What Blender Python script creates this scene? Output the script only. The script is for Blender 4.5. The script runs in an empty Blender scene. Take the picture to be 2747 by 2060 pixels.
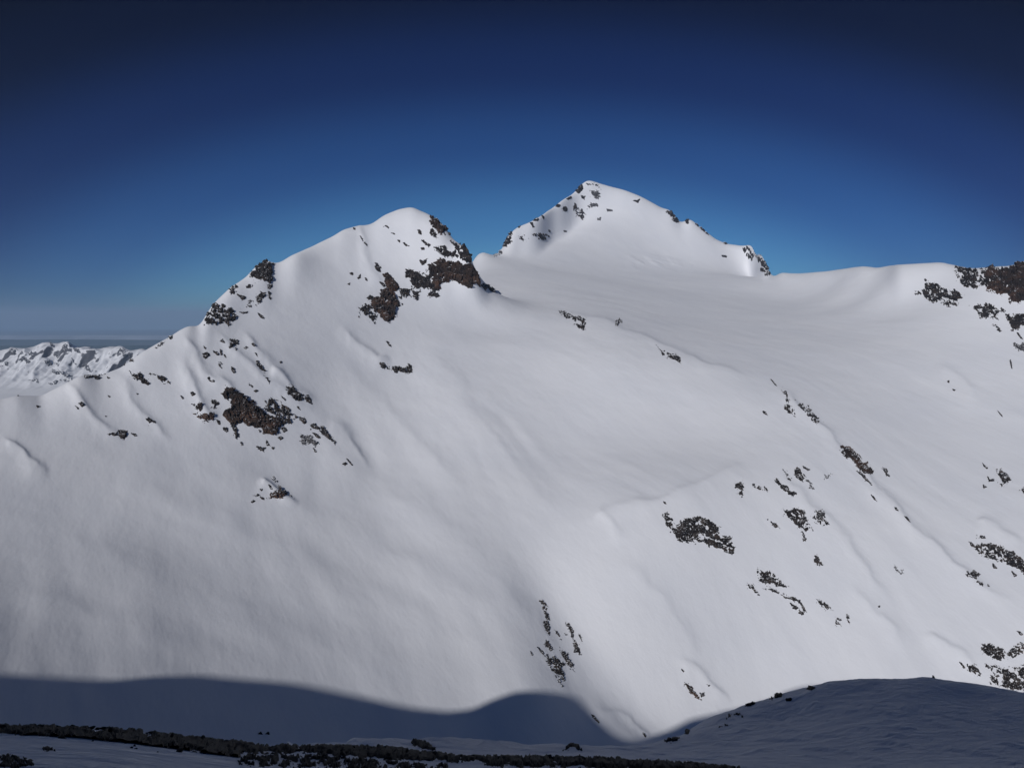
import bpy, math, random
import numpy as np
from mathutils import Vector

# ------------------------------------------------------------------ camera, sky, sun, exposure
scene = bpy.context.scene
W0, H0 = 2747.0, 2060.0                       # size of the photograph, used for reading bearings off it
FOC = 26.0 / 36.0 * W0
CX, CY = W0 / 2, H0 / 2
PITCH = math.radians(5.18)                    # the camera looks a little downwards
SP, CP = math.sin(PITCH), math.cos(PITCH)

cam_d = bpy.data.cameras.new("camera")
cam_d.lens, cam_d.sensor_width = 26.0, 36.0
cam_d.clip_start, cam_d.clip_end = 0.5, 400000.0
cam = bpy.data.objects.new("camera", cam_d)
cam.location = (0, 0, 0)
cam.rotation_euler = (math.radians(90) - PITCH, 0, 0)
scene.collection.objects.link(cam)
scene.camera = cam

SUN_EL, SUN_AZ = math.radians(26.0), math.radians(24.0)   # sun behind the camera, 24 degrees to its left
SX, SY, SZ = -math.sin(SUN_AZ) * math.cos(SUN_EL), -math.cos(SUN_AZ) * math.cos(SUN_EL), math.sin(SUN_EL)

world = bpy.data.worlds.new("World")
scene.world = world
world.use_nodes = True
wt = world.node_tree
bg = wt.nodes["Background"]
sky = wt.nodes.new("ShaderNodeTexSky")
sky.sky_type = 'NISHITA'
sky.sun_disc = False
sky.sun_elevation = SUN_EL
sky.sun_rotation = math.atan2(SX, SY)
sky.altitude = 3300
sky.air_density = 1.0
sky.dust_density = 0.1
sky.ozone_density = 3.0
# alpine sky; lens-like darkening painted in off the view axis, brighter beyond for fill
geo = wt.nodes.new("ShaderNodeTexCoord")
dot = wt.nodes.new("ShaderNodeVectorMath"); dot.operation = 'DOT_PRODUCT'
ax = Vector((0.0, 1.0, -0.06)).normalized()
dot.inputs[1].default_value = ax
scl = wt.nodes.new("ShaderNodeVectorMath"); scl.operation = 'MULTIPLY'; scl.inputs[1].default_value = (0.5, 1.0, 1.1)
nrm = wt.nodes.new("ShaderNodeVectorMath"); nrm.operation = 'NORMALIZE'
wt.links.new(geo.outputs["Generated"], scl.inputs[0])
wt.links.new(scl.outputs[0], nrm.inputs[0])
wt.links.new(nrm.outputs[0], dot.inputs[0])
mr = wt.nodes.new("ShaderNodeValToRGB")
wt.links.new(dot.outputs["Value"], mr.inputs[0])
SKY_STOPS = [(0.0, (0.185, 0.21, 0.265)), (0.30, (0.135, 0.155, 0.20)), (0.62, (0.001, 0.002, 0.006)), (0.82, (0.0015, 0.003, 0.010)), (0.875, (0.010, 0.020, 0.055)),
             (0.92, (0.027, 0.062, 0.155)), (0.955, (0.058, 0.140, 0.265)), (0.982, (0.12, 0.265, 0.375)), (1.0, (0.20, 0.38, 0.42))]
cr = mr.color_ramp
cr.interpolation = 'EASE'
cr.elements[0].position = SKY_STOPS[0][0]; cr.elements[0].color = SKY_STOPS[0][1] + (1,)
cr.elements[1].position = 1.0; cr.elements[1].color = SKY_STOPS[-1][1] + (1,)
for p, c in SKY_STOPS[1:-1]:
    e = cr.elements.new(p); e.color = c + (1,)
mul = wt.nodes.new("ShaderNodeVectorMath"); mul.operation = 'MULTIPLY'
wt.links.new(sky.outputs[0], mul.inputs[0])
wt.links.new(mr.outputs[0], mul.inputs[1])
wt.links.new(mul.outputs[0], bg.inputs[0])
bg.inputs[1].default_value = 0.12

sd = bpy.data.lights.new("sun", 'SUN')
sd.energy = 2.65
sd.angle = math.radians(0.5)
sd.color = (1.0, 0.975, 0.955)
sun = bpy.data.objects.new("sun", sd)
sun.rotation_euler = Vector((-SX, -SY, -SZ)).to_track_quat('-Z', 'Y').to_euler()
scene.collection.objects.link(sun)

scene.view_settings.view_transform = 'Standard'
scene.view_settings.look = 'None'
scene.view_settings.exposure = 0.0
scene.view_settings.gamma = 1.0
scene.render.engine = 'CYCLES'
scene.cycles.use_denoising = True
scene.cycles.max_bounces = 6
scene.cycles.diffuse_bounces = 3
scene.cycles.volume_bounces = 1

# ------------------------------------------------------------------ helpers
rng = np.random.RandomState(7)
_P = rng.permutation(4096)
_P = np.concatenate([_P, _P])
_G = rng.rand(4096) * 2 * math.pi
_GX, _GY = np.cos(_G), np.sin(_G)


def noise(x, y, seed=0):
    """gradient noise, about -1..1"""
    x = np.asarray(x, float) + seed * 17.31
    y = np.asarray(y, float) + seed * 7.77
    xi, yi = np.floor(x).astype(np.int64), np.floor(y).astype(np.int64)
    fx, fy = x - xi, y - yi
    ux, uy = fx * fx * fx * (fx * (fx * 6 - 15) + 10), fy * fy * fy * (fy * (fy * 6 - 15) + 10)

    def g(ix, iy, dx, dy):
        h = _P[(_P[ix & 4095] + iy) & 4095]
        return _GX[h] * dx + _GY[h] * dy
    a = g(xi, yi, fx, fy); b = g(xi + 1, yi, fx - 1, fy)
    c = g(xi, yi + 1, fx, fy - 1); d = g(xi + 1, yi + 1, fx - 1, fy - 1)
    return 1.5 * (a + ux * (b - a) + uy * (c - a + ux * (a - b - c + d)))


def fbm(x, y, seed=0, octv=4, gain=0.5):
    s, a, n = 0.0, 1.0, 0.0
    for k in range(octv):
        s = s + a * noise(x * 2 ** k, y * 2 ** k, seed + k * 3)
        n += a; a *= gain
    return s / n


def unproj(u, v):
    x, y = (np.asarray(u, float) - CX) / FOC, (CY - np.asarray(v, float)) / FOC
    yy = CP + y * SP
    return x / yy, (-SP + y * CP) / yy        # bearing a = X/Y, steepness t = Z/Y


def proj(a, t):
    fw = CP - t * SP
    return CX + FOC * a / fw, CY - FOC * (SP + t * CP) / fw


def sstep(e0, e1, x):
    k = np.clip((x - e0) / (e1 - e0), 0, 1)
    return k * k * (3 - 2 * k)


def seg_dist(u, v, poly, closed):
    """distance from points to a polyline"""
    P = np.array(poly, float)
    Q = np.roll(P, -1, 0) if closed else P[1:]
    P = P if closed else P[:-1]
    best = np.full(np.shape(u), 1e9)
    for (x0, y0), (x1, y1) in zip(P, Q):
        dx, dy = x1 - x0, y1 - y0
        k = np.clip(((u - x0) * dx + (v - y0) * dy) / (dx * dx + dy * dy + 1e-9), 0, 1)
        best = np.minimum(best, np.hypot(u - x0 - k * dx, v - y0 - k * dy))
    return best


def inside(u, v, poly):
    r = np.zeros(np.shape(u), bool)
    n = len(poly)
    for i in range(n):
        x0, y0 = poly[i]; x1, y1 = poly[(i + 1) % n]
        if y0 == y1:
            continue
        c = ((y0 > v) != (y1 > v)) & (u < (x1 - x0) * (v - y0) / (y1 - y0) + x0)
        r ^= c
    return r


def mesh_obj(name, co, quads, mat, smooth=True):
    me = bpy.data.meshes.new(name)
    co = np.ascontiguousarray(co, np.float32); quads = np.ascontiguousarray(quads, np.int32)
    me.vertices.add(len(co)); me.vertices.foreach_set("co", co.ravel())
    n = len(quads); k = quads.shape[1]
    me.loops.add(n * k); me.loops.foreach_set("vertex_index", quads.ravel())
    me.polygons.add(n)
    me.polygons.foreach_set("loop_start", np.arange(0, n * k, k, dtype=np.int32))
    me.polygons.foreach_set("use_smooth", np.full(n, smooth))
    me.update(calc_edges=True)
    me.validate()
    me.materials.append(mat)
    o = bpy.data.objects.new(name, me)
    scene.collection.objects.link(o)
    return o


def grid_quads(nr, nc):
    i = np.arange(nr * nc).reshape(nr, nc)
    return np.stack([i[:-1, :-1], i[:-1, 1:], i[1:, 1:], i[1:, :-1]], -1).reshape(-1, 4)


def structure(o):
    o["kind"] = "structure"
    return o


class Field:
    """A height field over bearing a = X/Y and L = ln(distance); T = Z/Y."""

    def __init__(s, a0, a1, na, y0, y1, nl, pts, c=0.015, ls=0.55, coarse=(330, 300)):
        s.a0, s.a1, s.na, s.L0, s.L1, s.nl = a0, a1, na, math.log(y0), math.log(y1), nl
        s.ls = ls
        P = np.array(pts, float)
        x, y, t = P[:, 0], np.log(P[:, 1]) * ls, P[:, 2]
        d = np.sqrt((x[:, None] - x) ** 2 + (y[:, None] - y) ** 2 + c * c)
        n = len(x)
        A = np.zeros((n + 3, n + 3)); A[:n, :n] = d; A[:n, n] = 1; A[:n, n + 1] = x; A[:n, n + 2] = y
        A[n:, :n] = A[:n, n:].T
        A[:n, :n] -= np.eye(n) * 1e-3
        w = np.linalg.solve(A, np.concatenate([t, [0, 0, 0]]))
        ca, cl = coarse
        ga, gl = np.linspace(a0, a1, ca), np.linspace(s.L0, s.L1, cl) * ls
        C = np.zeros((cl, ca))
        for i, yy in enumerate(gl):
            r = np.sqrt((ga[:, None] - x) ** 2 + (yy - y) ** 2 + c * c)
            C[i] = r @ w[:n] + w[n] + w[n + 1] * ga + w[n + 2] * yy
        s.T = s._up(s._up(C, nl).T, na).T
        s.a = np.linspace(a0, a1, na); s.L = np.linspace(s.L0, s.L1, nl)
        s.A2, s.L2 = np.meshgrid(s.a, s.L)
        s.Y2 = np.exp(s.L2); s.X2 = s.A2 * s.Y2

    @staticmethod
    def _up(C, n):
        m = C.shape[0]
        p = np.linspace(0, m - 1, n); i = np.clip(np.floor(p).astype(int), 0, m - 2); f = (p - i)[:, None]
        g = lambda k: C[np.clip(k, 0, m - 1)]
        p0, p1, p2, p3 = g(i - 1), g(i), g(i + 1), g(i + 2)
        return p1 + 0.5 * f * (p2 - p0 + f * (2 * p0 - 5 * p1 + 4 * p2 - p3 + f * (3 * (p1 - p2) + p3 - p0)))

    def uv(s):
        return proj(s.A2, s.T)

    def at(s, a, L):
        x = np.clip((a - s.a0) / (s.a1 - s.a0) * (s.na - 1), 0, s.na - 1.001)
        y = np.clip((L - s.L0) / (s.L1 - s.L0) * (s.nl - 1), 0, s.nl - 1.001)
        i, j = x.astype(int), y.astype(int); fx, fy = x - i, y - j
        T = s.T
        return (T[j, i] * (1 - fx) + T[j, i + 1] * fx) * (1 - fy) + (T[j + 1, i] * (1 - fx) + T[j + 1, i + 1] * fx) * fy

    def finish(s):
        rm = np.maximum.accumulate(s.T, 0)
        s.vis = s.T >= rm - 1e-9
        s.U2, s.V2 = s.uv()

    def hit(s, u, v):
        a, t = unproj(u, v)
        col = s.at(np.full(s.nl, float(a)), s.L)
        k = np.argmax(col >= t)
        L = s.L[k]
        if k > 0 and col[k] > t:
            L = s.L[k - 1] + (t - col[k - 1]) / (col[k] - col[k - 1]) * (s.L[k] - s.L[k - 1])
        Y = math.exp(L)
        return float(a) * Y, Y, float(t) * Y

    def build(s, name, mat):
        co = np.stack([s.X2, s.Y2, s.T * s.Y2], -1).reshape(-1, 3)
        return structure(mesh_obj(name, co, grid_quads(s.nl, s.na), mat))


def column(u, v0, y0, steps):
    """points up one bearing: from row v0 at distance y0, climbing with the given slopes"""
    a, t = unproj(u, v0)
    out = [(float(a), y0, float(t), v0)]
    Y = y0
    for v, s in steps:
        a2, t2 = unproj(u, v)
        n = max(1, int(abs(v - out[-1][3]) / 45))
        vs = np.linspace(out[-1][3], v, n + 1)[1:]
        for vv in vs:
            a2, t2 = unproj(u, vv)
            Y = Y * (s - t) / (s - t2)
            t = float(t2)
            out.append((float(a2), Y, t, vv))
    return out


# ------------------------------------------------------------------ materials
def new_mat(name):
    m = bpy.data.materials.new(name); m.use_nodes = True
    return m, m.node_tree, m.node_tree.nodes["Principled BSDF"]


def n_noise(nt, vec, scale, detail=4, rough=0.55, dist=0.0):
    n = nt.nodes.new("ShaderNodeTexNoise")
    n.inputs["Scale"].default_value = scale; n.inputs["Detail"].default_value = detail
    n.inputs["Roughness"].default_value = rough; n.inputs["Distortion"].default_value = dist
    nt.links.new(vec, n.inputs["Vector"])
    return n.outputs[0]


def n_ramp(nt, fac, stops):
    r = nt.nodes.new("ShaderNodeValToRGB")
    e = r.color_ramp.elements
    e[0].position, e[0].color = stops[0][0], tuple(stops[0][1]) + (1,)
    e[1].position, e[1].color = stops[-1][0], tuple(stops[-1][1]) + (1,)
    for p, c in stops[1:-1]:
        e.new(p).color = tuple(c) + (1,)
    nt.links.new(fac, r.inputs[0])
    return r.outputs[0]


def n_map(nt, scale, rot=(0, 0, 0)):
    tc = nt.nodes.new("ShaderNodeTexCoord"); mp = nt.nodes.new("ShaderNodeMapping"); mp.vector_type = 'TEXTURE'
    mp.inputs["Scale"].default_value = tuple(1 / q for q in scale); mp.inputs["Rotation"].default_value = rot
    nt.links.new(tc.outputs["Object"], mp.inputs[0])
    return mp.outputs[0]


def n_bump(nt, h, dist, strength=1.0, prev=None):
    b = nt.nodes.new("ShaderNodeBump")
    b.inputs["Distance"].default_value = dist; b.inputs["Strength"].default_value = strength
    nt.links.new(h, b.inputs["Height"])
    if prev is not None:
        nt.links.new(prev, b.inputs["Normal"])
    return b.outputs[0]


def snow_mat(name, c1, c2, layers):
    m, nt, b = new_mat(name)
    base = n_map(nt, (1, 1, 1))
    col = n_ramp(nt, n_noise(nt, base, layers[0][1] * 0.3, 3), [(0.3, c1), (0.7, c2)])
    nt.links.new(col, b.inputs["Base Color"])
    b.inputs["Roughness"].default_value = 0.62
    b.inputs["Specular IOR Level"].default_value = 0.12
    prev = None
    for (scl, sc, dist) in layers:
        v = n_map(nt, scl, (0, 0, math.radians(30)))
        prev = n_bump(nt, n_noise(nt, v, sc, 4, 0.6), dist, 1.0, prev)
    nt.links.new(prev, b.inputs["Normal"])
    return m


M_SNOW = snow_mat("snow", (0.80, 0.815, 0.86), (0.84, 0.85, 0.885),
                  [((1, 0.25, 1), 0.02, 1.3), ((1, 0.5, 1), 0.06, 0.40), ((0.8, 1, 1), 0.3, 0.07)])
M_SNOW_NEAR = snow_mat("wind_packed_snow", (0.78, 0.80, 0.85), (0.84, 0.85, 0.885),
                       [((0.4, 1, 1), 0.22, 1.8), ((0.4, 1, 1), 1.1, 0.4), ((1, 1, 1), 5.0, 0.03)])
M_SNOW_FAR = snow_mat("far_snow", (0.74, 0.75, 0.79), (0.82, 0.83, 0.86), [((1, 1, 1), 0.006, 20.0)])


def rock_mat(name, stops, sc, bump, dust=1.0):
    m, nt, b = new_mat(name)
    v = n_map(nt, (1, 1, 1.6))
    nz = n_noise(nt, v, sc, 6, 0.65, 0.4)
    # snow lodged on the flatter faces and ledges
    ge = nt.nodes.new("ShaderNodeNewGeometry")
    sp = nt.nodes.new("ShaderNodeSeparateXYZ"); nt.links.new(ge.outputs["Normal"], sp.inputs[0])
    ma = nt.nodes.new("ShaderNodeMath"); ma.operation = 'MULTIPLY_ADD'; ma.inputs[1].default_value = 0.5
    nt.links.new(n_noise(nt, v, sc * 1.2, 3, 0.55), ma.inputs[0]); nt.links.new(sp.outputs["Z"], ma.inputs[2])
    if dust > 1.2:
        nt.links.new(n_ramp(nt, nz, stops), b.inputs["Base Color"])
    else:
        sc_ = nt.nodes.new("ShaderNodeMath"); sc_.operation = 'GREATER_THAN'; sc_.inputs[1].default_value = dust
        nt.links.new(ma.outputs[0], sc_.inputs[0])
        mx = nt.nodes.new("ShaderNodeMix"); mx.data_type = 'RGBA'
        nt.links.new(sc_.outputs[0], mx.inputs["Factor"])
        nt.links.new(n_ramp(nt, nz, stops), mx.inputs[6])
        mx.inputs[7].default_value = (0.74, 0.755, 0.79, 1)
        nt.links.new(mx.outputs[2], b.inputs["Base Color"])
    b.inputs["Roughness"].default_value = 0.85
    b.inputs["Specular IOR Level"].default_value = 0.2
    nt.links.new(n_bump(nt, n_noise(nt, v, sc * 2, 4, 0.6), bump), b.inputs["Normal"])
    return m


DK = [(0.3, (0.010, 0.010, 0.013)), (0.5, (0.026, 0.022, 0.021)), (0.64, (0.066, 0.051, 0.043)), (0.78, (0.13, 0.10, 0.085))]
M_ROCK = rock_mat("dark_gneiss", DK, 0.06, 1.5, 1.17)
M_RUST = rock_mat("rusty_gneiss", [(0.32, (0.014, 0.012, 0.013)), (0.48, (0.034, 0.024, 0.020)), (0.62, (0.078, 0.045, 0.032)), (0.76, (0.14, 0.085, 0.06))], 0.022, 1.5, 1.18)
M_GREY = rock_mat("grey_gneiss", [(0.3, (0.03, 0.03, 0.034)), (0.7, (0.13, 0.125, 0.13))], 0.05, 1.5, 1.1)
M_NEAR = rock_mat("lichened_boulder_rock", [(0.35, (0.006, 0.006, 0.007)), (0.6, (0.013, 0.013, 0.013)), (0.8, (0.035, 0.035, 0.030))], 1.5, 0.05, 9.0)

# far range: bare rock where it is steep, snow where it lies
M_RANGE, nt, b = new_mat("far_rock_and_snow")
ge = nt.nodes.new("ShaderNodeNewGeometry")
sp = nt.nodes.new("ShaderNodeSeparateXYZ"); nt.links.new(ge.outputs["Normal"], sp.inputs[0])
ma = nt.nodes.new("ShaderNodeMath"); ma.operation = 'MULTIPLY_ADD'; ma.inputs[1].default_value = 0.55
nt.links.new(n_noise(nt, n_map(nt, (1, 1, 1.5)), 0.008, 8, 0.7), ma.inputs[0]); nt.links.new(sp.outputs["Z"], ma.inputs[2])
nt.links.new(n_ramp(nt, ma.outputs[0], [(0.90, (0.07, 0.07, 0.08)), (0.96, (0.15, 0.15, 0.16)), (0.985, (0.74, 0.75, 0.78))]), b.inputs["Base Color"])
b.inputs["Roughness"].default_value = 0.8

# ------------------------------------------------------------------ the mountain opposite
PTS = []
TOPS = {}
COLS = [  # bearing (column of the photograph), start row, start distance, (row, slope) going up
    (-400, 2060, 420, [(1850, .17), (1650, .18), (1450, .23), (1250, .38), (1150, .45), (1100, .5)]),
    (-180, 2060, 445, [(1850, .17), (1650, .18), (1450, .23), (1250, .38), (1150, .45), (1085, .5)]),
    (0, 2060, 470, [(1850, .17), (1650, .18), (1450, .23), (1250, .38), (1150, .45), (1072, .5)]),
    (130, 2060, 485, [(1850, .17), (1650, .18), (1450, .23), (1250, .38), (1150, .48), (1058, .55)]),
    (250, 2060, 502, [(1850, .17), (1650, .18), (1450, .23), (1250, .38), (1150, .48), (1080, .6), (1007, .6)]),
    (350, 2060, 516, [(1850, .17), (1650, .18), (1450, .23), (1250, .38), (1150, .42), (1050, .6), (967, .6)]),
    (430, 2060, 528, [(1850, .17), (1650, .18), (1450, .23), (1250, .38), (1150, .45), (1050, .6), (980, .65), (916, .5)]),
    (500, 2060, 545, [(1850, .17), (1650, .18), (1450, .23), (1250, .38), (1100, .6), (980, .65), (878, .5)]),
    (620, 2060, 562, [(1850, .17), (1650, .18), (1450, .23), (1280, .38), (1190, .5), (1080, .8), (980, .62), (900, .5), (768, .68)]),
    (713, 2060, 576, [(1850, .17), (1650, .18), (1450, .23), (1280, .38), (1190, .45), (1080, .7), (980, .5), (900, .46), (820, .54), (698, .6)]),
    (753, 2060, 583, [(1850, .17), (1650, .18), (1450, .23), (1250, .36), (1100, .5), (950, .55), (850, .54), (703, .57)]),
    (850, 2060, 600, [(1850, .17), (1650, .18), (1450, .23), (1250, .36), (1100, .45), (950, .5), (850, .58), (750, .62), (655, .66)]),
    (950, 2060, 620, [(1850, .17), (1650, .18), (1450, .23), (1250, .34), (1100, .4), (1000, .42), (900, .6), (800, .66), (700, .7), (607, .72)]),
    (1020, 2060, 634, [(1850, .17), (1650, .18), (1450, .23), (1250, .34), (1100, .38), (1000, .4), (900, .5), (840, .8), (750, .95), (650, .8), (588, .6)]),
    (1105, 2060, 648, [(1850, .17), (1650, .18), (1450, .23), (1250, .34), (1050, .38), (950, .40), (860, .46), (800, .75), (700, .95), (620, .9), (556, .6)]),
    (1200, 2060, 660, [(1850, .25), (1650, .28), (1450, .32), (1250, .34), (1050, .37), (950, .36), (850, .36), (780, .9), (700, 1.2), (614, 1.0)]),
    (1262, 2060, 678, [(1850, .26), (1650, .29), (1450, .33), (1250, .35), (1050, .37), (950, .34), (850, .31), (775, .8), (705, 1.3)]),
    (1310, 2060, 692, [(1850, .27), (1650, .30), (1450, .34), (1250, .36), (1050, .37), (950, .34), (850, .29), (800, .27), (740, .22), (700, .2), (676, .25)]),
    (1400, 2060, 732, [(1850, .30), (1650, .36), (1450, .36), (1250, .36), (1050, .38), (950, .36), (850, .30), (770, .20), (710, .17), (670, .45), (606, .9)]),
    (1500, 1690, 950, [(1500, .45), (1350, .42), (1200, .32), (1050, .38), (950, .46), (870, .5), (780, .18), (720, .16), (660, .5), (549, .9)]),
    (1600, 1850, 870, [(1700, .62), (1500, .6), (1400, .6), (1310, .28), (1200, .22), (1050, .42), (950, .55), (885, .6), (790, .15), (715, .135), (650, .5), (492, .95)]),
    (1700, 1960, 845, [(1850, .75), (1700, .75), (1500, .7), (1370, .8), (1290, .22), (1200, .19), (1080, .42), (960, .55), (920, .55), (800, .14), (720, .14), (650, .55), (520, .95)]),
    (1800, 1960, 872, [(1850, .8), (1700, .8), (1500, .8), (1340, .8), (1270, .24), (1180, .19), (1100, .35), (985, .6), (960, .4), (820, .14), (725, .14), (655, .5), (568, .9)]),
    (1900, 1960, 900, [(1850, .8), (1700, .8), (1500, .8), (1330, .8), (1280, .3), (1180, .2), (1080, .5), (1000, .55), (850, .15), (730, .14), (660, .5), (632, .8)]),
    (2000, 1960, 922, [(1850, .8), (1700, .8), (1500, .78), (1290, .75), (1240, .35), (1150, .27), (1070, .55), (1020, .5), (880, .16), (780, .14), (728, .14), (661, .7)]),
    (2060, 1940, 936, [(1850, .8), (1700, .8), (1500, .75), (1280, .7), (1230, .4), (1150, .3), (1090, .5), (1040, .5), (900, .17), (780, .15), (732, .15)]),
    (2140, 1900, 952, [(1700, .78), (1500, .75), (1300, .65), (1160, .55), (1110, .5), (950, .19), (850, .16), (780, .14), (732, .14)]),
    (2230, 1900, 962, [(1700, .75), (1500, .72), (1320, .6), (1200, .5), (1130, .3), (950, .24), (850, .19), (780, .17), (726, .18)]),
    (2330, 1880, 975, [(1700, .72), (1500, .68), (1400, .6), (1280, .5), (1150, .3), (1000, .3), (900, .28), (800, .25), (716, .22)]),
    (2430, 1880, 982, [(1700, .7), (1550, .65), (1430, .6), (1300, .35), (1150, .32), (1000, .36), (900, .38), (800, .34), (709, .25)]),
    (2520, 1900, 985, [(1700, .66), (1500, .55), (1350, .4), (1200, .36), (1050, .4), (900, .45), (820, .6), (704, .55)]),
    (2600, 1900, 985, [(1700, .62), (1500, .52), (1350, .42), (1200, .4), (1050, .4), (900, .45), (820, .6), (720, .8)]),
    (2747, 1920, 980, [(1700, .6), (1500, .52), (1350, .45), (1200, .4), (1050, .42), (920, .5), (820, .7), (702, .8)]),
    (2900, 1920, 975, [(1700, .6), (1500, .52), (1350, .45), (1200, .4), (1050, .42), (920, .5), (820, .7), (710, .8)]),
    (3080, 1920, 970, [(1700, .6), (1500, .52), (1350, .45), (1200, .4), (1050, .42), (920, .5), (820, .7), (705, .8)]),
]
CD = [[u, np.array(column(u, v0, y0, st)), v0] for (u, v0, y0, st) in COLS]


def colY(c, v):
    return np.interp(v, c[1][::-1, 3], np.log(c[1][::-1, 1]))


for _ in range(6):                              # neighbouring bearings blend, except across the rims
    new = []
    for i, (u, A, v0) in enumerate(CD):
        v = A[:, 3]; acc = colY(CD[i], v) * 2; w = np.full(len(v), 2.0)
        for j in (i - 1, i + 1):
            if not 0 <= j < len(CD):
                continue
            q = CD[j]; lo, hi = min(u, q[0]), max(u, q[0])
            ok = (v >= q[1][-1, 3]) & (v <= q[1][0, 3])
            if (lo, hi) == (1262, 1310):
                ok &= v > 830
            if (lo, hi) == (1400, 1500):
                ok &= v < 1560
            wj = 60.0 / (hi - lo + 10)
            acc += np.where(ok, colY(q, v) * wj, 0); w += np.where(ok, wj, 0)
        B = A.copy(); B[:, 1] = np.exp(acc / w)
        new.append([u, B, v0])
    CD = new
for u, A, v0 in CD:
    PTS += [tuple(p[:3]) for p in A]
    TOPS[u] = float(A[-1, 1])
    if v0 >= 2060 or u < 1450:                 # carry the slope on towards the viewer, out of sight
        a, Y, t, _ = A[0]
        for k in (0.86, 0.74):
            PTS.append((a, Y * k, (t * Y - 0.22 * Y * (1 - k)) / (Y * k)))

SKYL = [  # skylines: (column, row)
    [(-400, 1100), (-180, 1085), (0, 1072), (47, 1061), (110, 1062), (165, 1034), (215, 1008), (268, 1008), (324, 986), (353, 965), (376, 948),
     (400, 934), (463, 899), (480, 887), (506, 875), (534, 874), (545, 858), (565, 826), (581, 808), (612, 776), (659, 745), (684, 718), (713, 698),
     (732, 706), (753, 703), (781, 686), (840, 660), (897, 632), (918, 618), (954, 607), (995, 602), (1032, 577), (1072, 561), (1105, 556),
     (1154, 577), (1203, 614), (1243, 642), (1260, 671), (1266, 711), (1290, 752), (1329, 785)],
    [(1290, 670), (1300, 674), (1331, 672), (1348, 653), (1372, 625), (1396, 607), (1433, 590), (1490, 554), (1510, 535), (1535, 523), (1559, 495),
     (1571, 487), (1588, 486), (1616, 495), (1677, 511), (1718, 527), (1775, 558), (1799, 566), (1824, 598), (1850, 588), (1872, 605), (1917, 641),
     (1954, 657), (1994, 659), (2015, 660), (2039, 682), (2072, 731)],
    [(2100, 733), (2145, 734), (2220, 728), (2300, 716), (2321, 715), (2353, 719), (2401, 711), (2469, 707), (2521, 704), (2559, 711), (2595, 720), (2659, 717),
     (2707, 713), (2745, 702), (2830, 708), (2900, 710), (3080, 705)],
]
RANGES = [(-400, 1262), (1310, 2000), (2140, 3080)]
for sl, (lo, hi) in zip(SKYL, RANGES):
    ks = sorted(k for k in TOPS if lo <= k <= hi)
    P = np.array(sl, float)
    d = np.concatenate([[0], np.cumsum(np.hypot(*np.diff(P, axis=0).T))])
    n = int(d[-1] / 22)
    us = np.interp(np.linspace(0, d[-1], n), d, P[:, 0]); vs = np.interp(np.linspace(0, d[-1], n), d, P[:, 1])
    for u, v in zip(us, vs):
        Y = float(np.interp(u, ks, [TOPS[k] for k in ks]))
        if lo == -400 and u > 1262:
            Y += (v - 705) * 1.7
        a, t = unproj(u, v)
        PTS.append((float(a), Y, float(t)))
    for u, v in list(zip(us, vs))[::3]:        # the far side falls away
        Y = float(np.interp(u, ks, [TOPS[k] for k in ks]))
        a, t = unproj(u, v)
        if lo == -400 and u > 1230:
            continue
        for k, dt in ((1.10, .055), (1.25, .14), (1.5, .26)) if lo != 2140 else ((1.10, .03), (1.3, .12)):
            if lo == -400 and u > 1100 and k > 1.2:
                continue
            PTS.append((float(a), Y * k, float(t) - dt))
# right rim of the near summit, and the edge of the lower left slope over the valley
for u, v, Y in [(1440, 1620, 985), (1490, 1770, 885), (1515, 1815, 868), (1545, 1862, 848), (1575, 1900, 836), (1600, 1926, 826), (1630, 1952, 819), (1660, 1975, 813), (1710, 2008, 803), (1760, 2050, 785),
                (1480, 1900, 790), (1400, 1960, 735), (1520, 1990, 770), (1600, 2040, 760), (1610, 1880, 862), (1660, 1925, 856), (1700, 1955, 848), (1750, 1985, 848), (1560, 1780, 905), (1540, 1720, 945)]:
    a, t = unproj(u, v)
    PTS.append((float(a), float(Y), float(t)))
print("tops", {k: round(v) for k, v in TOPS.items()}, len(PTS))
MT = Field(-1.0, 1.0, 1200, 400, 9500, 1150, PTS)



def blur(T, sa, sl):
    for ax, sg in ((1, sa), (0, sl)):
        n = int(sg * 3)
        k = np.exp(-(np.arange(-n, n + 1) / sg) ** 2 / 2); k /= k.sum()
        pad = [(0, 0), (0, 0)]; pad[ax] = (n, n)
        Q = np.pad(T, pad, mode='reflect', reflect_type='odd')
        cs = 0
        for i, w in enumerate(k):
            cs = cs + w * (Q[i:i + T.shape[0]] if ax == 0 else Q[:, i:i + T.shape[1]])
        T = cs
    return T


# weather-rounded everywhere except at the sharp rims
U, V = MT.uv()
sharp = np.exp(-((U - 1285) / 70) ** 2) * sstep(860, 790, V) + np.exp(-(seg_dist(U, V, [(1520, 1810), (1545, 1862), (1600, 1926), (1660, 1975), (1740, 2030)], False) / 26) ** 2)
sharp = np.clip(sharp, 0, 1)
sh = np.clip(blur(sharp, 6, 6), 0, 1)
far_ = sstep(3000, 3800, MT.Y2)
MT.T = MT.T * sh + (blur(MT.T, 17, 10) * (1 - far_) + blur(MT.T, 30, 10) * far_) * (1 - sh)

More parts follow.
